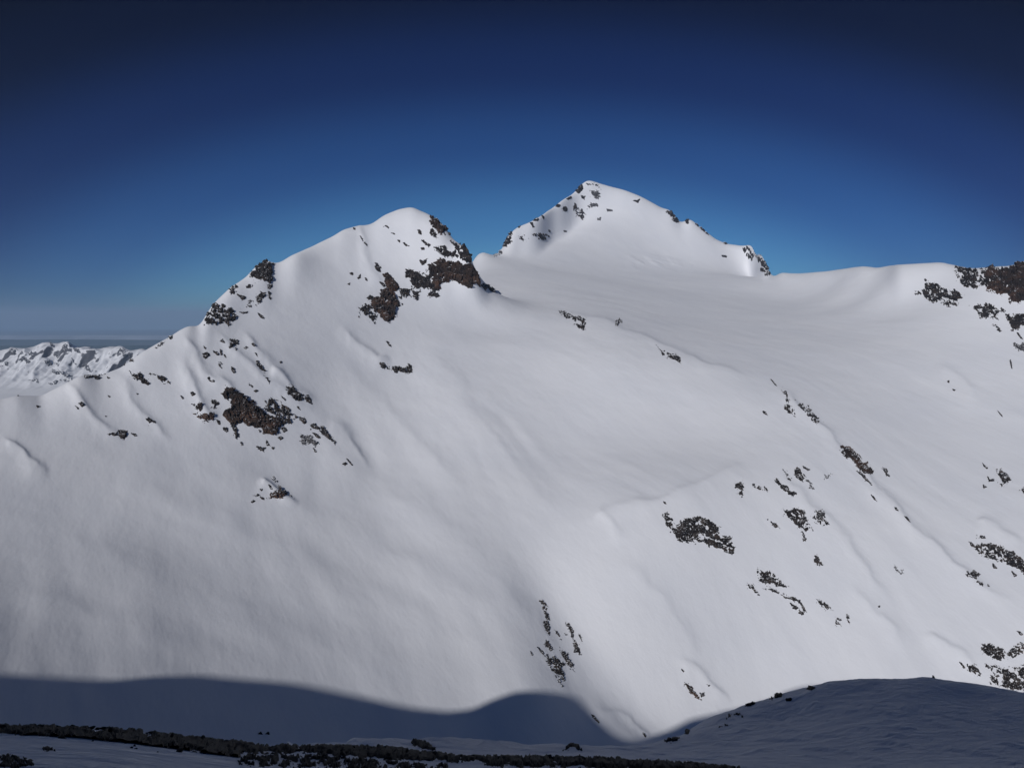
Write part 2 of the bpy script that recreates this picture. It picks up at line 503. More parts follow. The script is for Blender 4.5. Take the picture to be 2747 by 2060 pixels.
# ribs, gullies and wind features of the snow: (points, height in px, half width upper side, half width lower side)
RIBS = [
    ([(480, 930), (530, 965), (560, 1010), (600, 1060)], 7, 14, 22),
    ([(480, 960), (520, 1040), (560, 1110), (590, 1130)], 8, 16, 26),
    ([(570, 1005), (610, 1035), (660, 1090), (720, 1150)], 8, 12, 26),
    ([(560, 880), (620, 940), (700, 1010), (745, 1040), (800, 1090), (860, 1130)], 6, 12, 22),
    ([(640, 890), (690, 940), (740, 1000), (790, 1060)], 6, 10, 20),
    ([(730, 1000), (760, 1020), (785, 1050), (850, 1100)], 8, 12, 16),
    ([(880, 1120), (940, 1190), (1000, 1260)], 6, 14, 22),
    ([(690, 1290), (720, 1310), (760, 1340), (800, 1370)], 9, 12, 20),
    ([(900, 880), (960, 930), (1010, 970), (1060, 975)], 8, 14, 24),
    ([(960, 612), (985, 680), (1010, 740), (1050, 790)], 5, 12, 20),
    ([(1470, 835), (1560, 850), (1640, 880), (1750, 925), (1850, 965), (1960, 1000), (2050, 1035)], 9, 14, 34),
    ([(2050, 1020), (2130, 1070), (2200, 1150), (2290, 1240), (2350, 1300), (2450, 1420)], 9, 12, 30),
    ([(2080, 1240), (2150, 1330), (2250, 1420), (2350, 1560), (2420, 1640)], 6, 14, 30),
    ([(2330, 1280), (2420, 1400), (2500, 1470), (2620, 1570), (2747, 1650)], 8, 14, 34),
    ([(2620, 1400), (2680, 1420), (2760, 1470)], 8, 14, 30),
    ([(2250, 1560), (2360, 1660), (2440, 1760)], 5, 14, 26),
    ([(2480, 1690), (2560, 1740), (2640, 1800)], 7, 10, 26),
    ([(1560, 1410), (1640, 1375), (1720, 1350), (1800, 1340), (1880, 1300), (1960, 1260), (2040, 1240)], 7, 20, 34),
    ([(1590, 1360), (1640, 1400), (1680, 1460)], 4, 16, 24),
    ([(1800, 1770), (1880, 1810), (1930, 1850), (1960, 1900)], 8, 12, 34),
    ([(1330, 1560), (1420, 1650), (1470, 1720), (1500, 1800)], 2, 16, 26),
    ([(1590, 1900), (1680, 1925), (1720, 1960), (1760, 1990)], 5, 10, 20),
    ([(2500, 980), (2570, 1020), (2640, 1080)], 5, 16, 30),
    ([(160, 1036), (210, 1080), (270, 1140), (330, 1200)], 6, 14, 24),
    ([(300, 1000), (360, 1080), (420, 1150), (470, 1210)], 5, 14, 24),
    ([(0, 1165), (60, 1220), (140, 1300)], 7, 12, 30),
    ([(250, 1240), (500, 1370), (800, 1510), (1100, 1640), (1250, 1740)], 7, 55, 85),
    ([(450, 1190), (700, 1330), (950, 1450), (1230, 1600), (1380, 1720)], 7, 60, 90),
    ([(780, 1130), (950, 1260), (1150, 1400), (1330, 1560), (1440, 1700)], 8, 60, 90),
    ([(0, 1380), (250, 1480), (560, 1610), (900, 1750), (1100, 1850)], 6, 55, 85),
    ([(0, 1560), (200, 1630), (450, 1710), (700, 1800)], 4, 45, 75),
    ([(1120, 900), (1180, 1000), (1300, 1150), (1430, 1320), (1520, 1450)], 6, 40, 80),
    ([(900, 960), (1010, 1080), (1150, 1220), (1300, 1380)], 6, 36, 75),
    ([(1640, 1480), (1760, 1600), (1850, 1720), (1900, 1800)], 5, 24, 60),
    ([(2300, 716), (2330, 716), (2350, 722)], 4, 8, 10),
    ([(2400, 715), (2470, 712), (2530, 712), (2560, 716)], 4, 12, 16),
]
U, V = MT.uv()
DZ = np.zeros_like(U)
for pl, hgt, wu, wl in RIBS:
    xs = [p[0] for p in pl]; ys = [p[1] for p in pl]
    pd = max(90, 4 * wl)
    m = (U > min(xs) - pd) & (U < max(xs) + pd) & (V > min(ys) - pd) & (V < max(ys) + pd)
    if not m.any():
        continue
    uu, vv = U[m], V[m]
    uu, vv = uu + 13 * noise(uu / 75, vv / 75, 91) + 4 * noise(uu / 22, vv / 22, 93), vv + 13 * noise(uu / 75, vv / 75, 92)
    d = np.full(uu.shape, 1e9); sg = np.zeros(uu.shape); en = np.ones(uu.shape)
    n = len(pl) - 1
    for i in range(n):
        (x0, y0), (x1, y1) = pl[i], pl[i + 1]
        dx, dy = x1 - x0, y1 - y0
        k = np.clip(((uu - x0) * dx + (vv - y0) * dy) / (dx * dx + dy * dy), 0, 1)
        q = np.hypot(uu - x0 - k * dx, vv - y0 - k * dy)
        cr_ = (uu - x0) * dy - (vv - y0) * dx
        b = q < d
        d = np.where(b, q, d); sg = np.where(b, cr_, sg); en = np.where(b, (i + k) / n, en)
    w = np.where(sg > 0, wu, wl)
    e = sstep(0, .25, en) * sstep(1, .7, en)
    DZ[m] += hgt * 0.95 * e / (1 + (d / w) ** 2) ** 1.5 * sstep(pd, pd * .6, d)
X, Y = MT.X2, MT.Y2
wx = X + 60 * noise(X / 300, Y / 300, 5); wy = Y + 60 * noise(X / 300, Y / 300, 6)
al, ac = 0.5 * wx - 0.86 * wy, 0.86 * wx + 0.5 * wy
st_amp = 0.15 + 0.55 * sstep(1550, 1300, U) * sstep(1050, 1250, V) + 0.35 * sstep(900, 1100, V) + 0.9 * np.exp(-((U - 620) / 300) ** 2 - ((V - 1080) / 170) ** 2) + 0.35 * sstep(1900, 2400, U) * sstep(1100, 1300, V)
streak = noise(ac / 95, al / 700, 21) * 1.3 + 0.35 * noise(ac / 34, al / 330, 22)
near_f = sstep(5500, 3000, Y)
DZm = DZ * Y / FOC * 1.0 + 2.5 * st_amp * streak * near_f * (0.6 + 0.8 * noise(X / 260, Y / 260, 24))
DZm += 5.0 * noise(X / 420, Y / 420, 31) + 1.6 * fbm(X / 130, Y / 130, 32, 3)
# serac-like lumps at the foot of the far face
DZm += 16 * np.exp(-((U - 1760) / 75) ** 2 - ((V - 705) / 20) ** 2) * np.maximum(0, fbm(X / 130, Y / 130, 41, 3) + .1)
MT.T += DZm / Y


def fit_skyline(F, us, vs, width=.08, clip=.03):
    """raise or lower the crest on every bearing until it meets the traced skyline"""
    for _ in range(2):
        k = F.T.argmax(0); top = F.T.max(0)
        uu, vv = proj(F.a, top)
        want = np.interp(uu, us, vs)
        _, tw = unproj(uu, want)
        e = np.clip(tw - top, -clip, clip)
        e[(uu < us[0]) | (uu > us[-1])] = 0
        if F.na == 1200:
            e *= 1 - sstep(1175, 1215, uu) * sstep(1375, 1340, uu) - sstep(2052, 2062, uu) * sstep(2092, 2082, uu)
        Lk = F.L[k]
        n = 14
        kk = np.exp(-(np.arange(-n, n + 1) / 5.0) ** 2); kk /= kk.sum()
        e = np.convolve(np.pad(e, n, mode='edge'), kk, 'valid'); Lk = np.convolve(np.pad(Lk, n, mode='edge'), kk, 'valid')
        wd = np.interp(Lk, [7.75, 8.4], [width, min(width, .028)])
        F.T += e[None, :] * np.exp(-((F.L2 - Lk[None, :]) / wd[None, :]) ** 2)


SK = [p for p in SKYL[0] if p[0] <= 1258] + [p for p in SKYL[1] if p[0] > 1262] + SKYL[2]
SK = np.array(SK, float)
fit_skyline(MT, SK[:, 0], SK[:, 1])
ju = np.arange(-390, 3070, 3.0)                 # broken rock makes the crest uneven where it is bare
rough = sstep(520, 545, ju) * sstep(730, 700, ju) + sstep(1340, 1350, ju) * sstep(1620, 1560, ju) + sstep(1780, 1810, ju) + .12
rough = np.where(ju > 2080, .12 + .8 * sstep(2560, 2590, ju), np.clip(rough, 0, 1))
crest = np.interp(ju, SK[:, 0], SK[:, 1]) + 6 * rough * fbm(ju / 13, ju * 0, 58, 3, .6)
fit_skyline(MT, ju, crest, .02)
MT.finish()
mountain = MT.build("mountain", M_SNOW)

# ------------------------------------------------------------------ the middle-distance range on the left
P2 = []
S2 = [(-700, 930), (-400, 925), (-200, 935), (-80, 925), (0, 942), (26, 931), (56, 936), (94, 930), (113, 920), (141, 918), (162, 921), (179, 916), (202, 929), (235, 932), (266, 937),
      (291, 929), (329, 928), (348, 941), (367, 938), (450, 960), (600, 950), (800, 960), (1100, 960), (1500, 960)]
for u in list(range(-700, 600, 60)) + [800, 1100, 1500]:
    top = np.interp(u, [p[0] for p in S2], [p[1] for p in S2])
    c = column(u, 1100, 6800, [(1045, .12), (1000, .28), (960, .5), (float(top) + 2, .7)])
    P2 += [p[:3] for p in c]
    TOPS[(2, u)] = c[-1][1]
    a, Y, t, _ = c[0]
    P2.append((a, Y * .85, t - .03))
ks = sorted(k[1] for k in TOPS if isinstance(k, tuple))
us = np.arange(-700, 620, 9.0)
for u in us:
    v = np.interp(u, [p[0] for p in S2], [p[1] for p in S2]); Y = np.interp(u, ks, [TOPS[(2, k)] for k in ks])
    a, t = unproj(u, v)
    P2.append((float(a), float(Y), float(t)))
for u in us[::5]:
    v = np.interp(u, [p[0] for p in S2], [p[1] for p in S2]); Y = np.interp(u, ks, [TOPS[(2, k)] for k in ks])
    a, t = unproj(u, v)
    P2 += [(float(a), float(Y) * 1.07, float(t) - .02), (float(a), float(Y) * 1.3, float(t) - .07)]
RG = Field(-1.15, 0.2, 900, 5600, 13500, 620, P2, c=0.006, ls=0.8, coarse=(360, 200))
U, V = RG.uv(); X, Y = RG.X2, RG.Y2
rg = (1 - np.abs(fbm(X / 480, Y / 1300, 51, 5, .5)) * 2.4)
msk = sstep(1060, 985, V) * (0.35 + 0.65 * sstep(10600, 9200, Y)) * (0.4 + 0.6 * sstep(0, 18, V - np.interp(U, [p[0] for p in S2], [p[1] for p in S2])))
DZm = msk * (rg - .5) * 130 + 22 * msk * fbm(X / 130, Y / 200, 53, 3, .6) + 14 * fbm(X / 900, Y / 500, 55, 2)
RG.T += DZm / Y
S2a = np.array(S2, float)
jag = np.arange(-700, 380, 4.0)
fit_skyline(RG, jag, np.interp(jag, S2a[:, 0], S2a[:, 1]) + 7 * fbm(jag / 22, jag * 0, 57, 3), .02)
RG.finish()
mountain_range = RG.build("mountain_range", M_RANGE)

# ------------------------------------------------------------------ distant lowland and blue hills on the horizon
m_land, nt, b = new_mat("dark_forested_hills")
nt.links.new(n_ramp(nt, n_noise(nt, n_map(nt, (1, 1, 1)), 0.0004, 5), [(0.35, (0.03, 0.045, 0.03)), (0.6, (0.06, 0.07, 0.05)), (0.75, (0.10, 0.10, 0.09))]), b.inputs["Base Color"])
b.inputs["Roughness"].default_value = 1.0
b.inputs["Specular IOR Level"].default_value = 0.0
ZL = -2350.0
n = 72
ang = np.linspace(0, 2 * math.pi, n, endpoint=False)
co = [(0, 0, ZL)] + [(r * math.cos(q), r * math.sin(q), ZL) for r in (9000, 150000) for q in ang]
me = bpy.data.meshes.new("ground")
me.from_pydata(co, [], [(0, 1 + i, 1 + (i + 1) % n) for i in range(n)] + [(1 + i, 1 + n + i, 1 + n + (i + 1) % n, 1 + (i + 1) % n) for i in range(n)])
me.materials.append(m_land)
lowland = structure(bpy.data.objects.new("ground", me)); scene.collection.objects.link(lowland)


def hill_chain(y0, vtop, amp, seed, mat, depth):
    nx, ny = 420, 26
    xs = np.linspace(-1.25 * y0, 0.9 * y0, nx)
    k = np.linspace(-1, 1, ny)
    Xg, Kg = np.meshgrid(xs, k)
    Yg = y0 + Kg * depth + 0.12 * y0 * noise(Xg / y0 * 1.5, Kg * 0, seed)
    _, tt = unproj(0, vtop)
    top = float(tt) * y0
    h = (top - ZL) * (1 + amp * fbm(Xg / y0 * 5, Yg / y0 * 5, seed + 1, 5, .55)) * (1 - np.abs(Kg) ** 1.4) - 60 * np.abs(Kg)
    co = np.stack([Xg, Yg, ZL + h], -1).reshape(-1, 3)
    return structure(mesh_obj("hills", co, grid_quads(ny, nx), mat))


m_hs = snow_mat("snowy_far_hills", (0.25, 0.27, 0.30), (0.6, 0.62, 0.66), [((1, 1, 1), 0.001, 50.0)])
hill_chain(34000, 926, .06, 61, m_land, 3500)
hill_chain(52000, 908, .08, 62, m_land, 5000)
hill_chain(76000, 897, .10, 63, m_hs, 7000)

# ------------------------------------------------------------------ the shaded ground near the camera
P3 = []
def g3(u, v, Y, k=0.0):
    a, t = unproj(u, v)
    P3.append((float(a), float(Y), float(t) + k))
for a in (-1.1, -.8, -.5, -.25, 0, .25, .5, .8, 1.1):
    for Y, t in ((2, -.95), (4, -.82), (8, -.755), (14, -.735), (20, -.715)):
        P3.append((a, Y, t))
CREST = [(-300, 1946), (0, 1948), (130, 1947), (253, 1953), (380, 1963), (506, 1976), (601, 1988), (728, 2001), (870, 2003), (1013, 2004), (1203, 2026), (1400, 2033), (1562, 2032), (1758, 2045), (1954, 2056)]
for u, v in CREST:
    Yc = 48 + 0.008 * max(u, 0)
    g3(u, v, Yc)
    g3(u, v + 26, Yc * .86)
    g3(u, v + 60, Yc * .70)
    g3(u, v + 110, Yc * .55)
    g3(u, v + 10, Yc * 1.13)
SADD = [(760, 1998, 92), (840, 1994, 115), (940, 1991, 135), (1075, 1992, 160), (1250, 1996, 180), (1400, 1999, 188), (1500, 2001, 192), (1620, 2001, 196), (1700, 2000, 200), (1735, 1997, 202),
        (1776, 1984, 206), (1833, 1970, 210), (1857, 1950, 213), (1882, 1936, 215), (1917, 1918, 218), (1950, 1908, 220), (2010, 1886, 225), (2072, 1870, 230), (2105, 1857, 232), (2170, 1841, 236), (2229, 1826, 238),
        (2320, 1819, 242), (2400, 1820, 244), (2437, 1819, 245), (2474, 1815, 246), (2501, 1816, 246), (2519, 1821, 246), (2618, 1833, 246), (2691, 1846, 246), (2747, 1857, 245), (2850, 1880, 243), (3000, 1915, 240), (3200, 1970, 240)]
for i, (u, v, Y) in enumerate(SADD):
    g3(u, v, Y)
    if i % 2 == 0:
        g3(u, v, Y * 1.15, -.04); g3(u, v, Y * 1.4, -.14); g3(u, v, Y * 1.7, -.24)
for u in (-300, 0, 200, 400, 560, 660):
    v = np.interp(u, [p[0] for p in CREST], [p[1] for p in CREST])
    for k, dt in ((1.4, .14), (2.0, .28), (3.5, .40), (7.5, .38)):
        g3(u, v, 50 * k, -dt)
for u, v, Y in [(900, 2000, 90), (1075, 2001, 100), (1250, 2016, 100), (1400, 2018, 110), (1560, 2020, 110), (1700, 2022, 120), (1800, 2015, 140), (1900, 2030, 120),
                (2000, 1990, 150), (2000, 2045, 98), (2300, 1860, 215), (2300, 1900, 190), (2300, 1950, 162), (2300, 2040, 118), (2100, 1930, 190), (2600, 1880, 215), (2600, 1950, 165), (2600, 2050, 112), (2900, 1960, 185), (2900, 2050, 120)]:
    g3(u, v, Y)
for u in (1990, 2150, 2400, 2700, 3000):
    g3(u, 2085, 80); g3(u, 2100, 55)
GR = Field(-1.1, 1.1, 900, 2.0, 420, 620, P3, c=0.02, ls=0.5, coarse=(300, 220))
U, V = GR.uv(); X, Y = GR.X2, GR.Y2
amp = sstep(30, 140, Y) * sstep(430, 150, Y)
DZm = amp * (0.55 * fbm(X / 26, Y / 40, 71, 4) + 0.16 * fbm(X / 7, Y / 12, 72, 3)) + sstep(10, 40, Y) * 0.10 * fbm(X / 4, Y / 4, 73, 4)
pit = noise(X / 5 + 3, Y / 9, 75)
DZm += 0.42 * amp * sstep(.1, .6, pit)
GR.T += DZm / Y
cl = [p for p in CREST if p[0] < 760] + [(p[0], p[1]) for p in SADD]
cl = np.array(cl, float)
fit_skyline(GR, cl[:, 0], cl[:, 1], .12, .05)
GR.finish()
ground = GR.build("snow_ground", M_SNOW_NEAR)

# ------------------------------------------------------------------ the ridge behind the camera whose shade fills the foreground
EDGE = [(-250, 1795), (0, 1807), (120, 1814), (253, 1823), (335, 1823), (411, 1813), (538, 1810), (633, 1820), (791, 1832), (949, 1864), (1108, 1899), (1203, 1908), (1266, 1902), (1316, 1878),
        (1350, 1866), (1383, 1855), (1418, 1852), (1472, 1854), (1513, 1861), (1545, 1866), (1575, 1896), (1600, 1924), (1630, 1951), (1658, 1974)]
YB = -150.0
RB = []
for u, v in EDGE:
    x, y, z = MT.hit(u, v)
    k = (y - YB) / (-SY)
    RB.append((x + k * SX, z + k * SZ))
print("ridge behind:", [(round(a), round(b)) for a, b in RB])
x_end = RB[-1][0]
RB += [(x_end + 20, RB[-1][1] - 6), (x_end + 45, 36), (-240, 50), (-180, 64), (-146, 74), (-122, 87), (-100, 94), (-20, 97), (40, 95), (140, 75), (260, 30), (420, -30)]
RB = [(-2200, RB[0][1] - 300), (RB[0][0] - 500, RB[0][1] - 40)] + RB
RB.sort()
sec = [(-900, None, -500), (-420, .55, -150), (-230, .9, -20), (YB, 1.0, 0), (-105, .66, 0), (-62, .34, 0), (-30, .13, 0), (-8, .0, -6), (30, .0, -60)]
xs = np.arange(-2200, 421, 9.0)
zt = np.interp(xs, [p[0] for p in RB], [p[1] for p in RB])
rows = []
for yy, f, dz in sec:
    z = zt * (f if f is not None else 0.2) + dz
    rows.append(np.stack([xs, np.full_like(xs, yy), z], -1))
co = np.stack(rows)
nz = fbm(co[..., 0] / 40, co[..., 1] / 40, 81, 3)
for i, (yy, f, dz) in enumerate(sec):
    if abs(yy) > 50 and yy != YB:
        co[i, :, 2] += 6 * nz[i]
foot = 0.6 * np.clip(np.abs(xs) - 25, 0, 220)
for i, w in ((4, .35), (5, .75), (6, 1.0), (7, 1.2), (8, 1.2)):
    co[i, :, 2] -= foot * w
ridge = structure(mesh_obj("ridge", co.reshape(-1, 3), grid_quads(len(sec), len(xs)), M_SNOW_NEAR))

# ------------------------------------------------------------------ rock outcrops, each one a thing
BIAS = {'s': 0.28, 'm': 0.52, 'p': 0.70, 'v': 0.9}
RMAT = {'d': M_ROCK, 'r': M_RUST, 'g': M_GREY, 'n': M_NEAR}
ROCKN = [0]


def outcrop(field, poly, label, kind='m', mat='d', amp=3.2, group=None, nsc=1.0, px=1.5, tilt=38, back=0.05):
    ROCKN[0] += 1
    seed = 100 + ROCKN[0] * 3
    P = np.array(poly, float)
    size = max(P[:, 0].ptp() if hasattr(P[:, 0], 'ptp') else np.ptp(P[:, 0]), np.ptp(P[:, 1]))
    u0, u1, v0, v1 = P[:, 0].min() - 5, P[:, 0].max() + 5, P[:, 1].min() - 5, P[:, 1].max() + 5
    U, V = field.U2, field.V2
    m = field.vis & (U > u0) & (U < u1) & (V > v0 - 3) & (V < v1)
    if m.sum() < 2:
        uc, vc = P[:, 0].mean(), P[:, 1].mean()
        x, y, z = field.hit(uc, vc)
        Ls = np.array([math.log(y) - .02, math.log(y) + .02])
    else:
        uu, vv = U[m], V[m]
        ins = inside(uu, vv, poly) | (seg_dist(uu, vv, poly, True) < 3)
        Ls = field.L2[m][ins] if ins.sum() >= 2 else field.L2[m]
    Lc = np.median(Ls)
    Ls = Ls[np.abs(Ls - Lc) < .13]
    La, Lb = np.percentile(Ls, 1), np.percentile(Ls, 99)
    a0 = float(unproj(u0, (v0 + v1) / 2)[0]); a1 = float(unproj(u1, (v0 + v1) / 2)[0])
    ac = np.full(60, (a0 + a1) / 2)
    dT = abs(field.at(ac[:1], np.array([Lb]))[0] - field.at(ac[:1], np.array([La]))[0]) / max(Lb - La, 1e-4)
    dT = min(max(dT, .06), 1.5)
    pad = 6.0 / FOC / dT
    La, Lb = La - pad, Lb + min(max(pad, .004), back)
    px = px if size > 60 else 1.1
    nA = int((a1 - a0) * FOC / px) + 2; nL = int((Lb - La) * dT * FOC / px) + 3
    nL = min(max(nL, 6), 420); nA = min(nA, 420)
    A, L = np.meshgrid(np.linspace(a0, a1, nA), np.linspace(La, Lb, nL))
    T = field.at(A, L)
    Yg = np.exp(L); Xg = A * Yg; Zg = T * Yg
    u, v = proj(A, T)
    d = seg_dist(u, v, poly, True) * np.where(inside(u, v, poly), 1, -1)
    c, s_ = math.cos(math.radians(tilt)), math.sin(math.radians(tilt))
    p, q = (u * c + v * s_), (-u * s_ + v * c)
    nsc = nsc * (1 + (.5 if kind == 's' else .12) * sstep(70, 160, size))
    w = 5 * nsc
    p2 = p + w * noise(u / (9 * nsc), v / (9 * nsc), seed); q2 = q + w * noise(u / (9 * nsc), v / (9 * nsc), seed + 1)
    n1 = noise(p2 / (24 * nsc), q2 / (9 * nsc), seed + 2)
    n2 = noise(p2 / (10 * nsc), q2 / (3.4 * nsc), seed + 4)
    n3 = noise(p / 4.4, q / 2.2, seed + 5)
    led = sstep(.80, .98, 1 - np.abs(noise(p2 / (26 * nsc), q2 / (7 * nsc), seed + 6))) * sstep(-.2, .35, noise(u / 23, v / 23, seed + 7))
    n = 0.85 * n1 + 0.75 * n2 + 0.5 * n3 - (1.1 if kind in 'mp' else .5) * led
    b = BIAS[kind]
    dm = max(float(d.max()), .8)
    edge = np.where(d > 0, np.minimum(d / min(6.5, .5 * dm), 1.0), np.maximum(d / min(8.0, 2.0 + dm * .7), -2.4))
    if size < 26:
        n = 0.35 * n1 + 0.5 * n2 + 0.25 * n3; b *= .5
    mm = edge + n * (1.0 + .4 * b) - b + (0.25 if kind == 's' else 0)
    sc = Yg / FOC
    h = amp * sc * (np.clip(mm, -.9, .9) + np.clip(mm * 2, 0, 1) * (0.75 * (0.6 - np.abs(n1) * 1.8) + 0.30 * (0.5 - np.abs(n2) * 1.6) + .08 * n3))
    # displace along the slope's normal
    Pg = np.stack([Xg, Yg, Zg], -1)
    du = np.gradient(Pg, axis=1); dv = np.gradient(Pg, axis=0)
    N = np.cross(du, dv); N /= np.linalg.norm(N, axis=-1, keepdims=True) + 1e-9
    Pd = Pg + N * h[..., None]
    q4 = grid_quads(nL, nA)
    mv = mm.ravel()
    keep = (mv[q4].max(1) > 0.0) | (d.ravel()[q4].min(1) > 0)
    lv = L.ravel()
    q4 = q4[keep]
    if len(q4) < 3:
        print("EMPTY outcrop", label); return None
    used = np.unique(q4)
    re = np.full(nA * nL, -1); re[used] = np.arange(len(used))
    co = Pd.reshape(-1, 3)[used]
    cen = co.mean(0)
    o = mesh_obj("rock_outcrop", co - cen, re[q4], RMAT[mat], smooth=False)
    o.location = cen
    o["label"] = label; o["category"] = "rock"
    if group:
        o["group"] = group
    return o


def W(x0, y0, s, pts):
    return [(x0 + x / s, y0 + y / s) for x, y in pts]


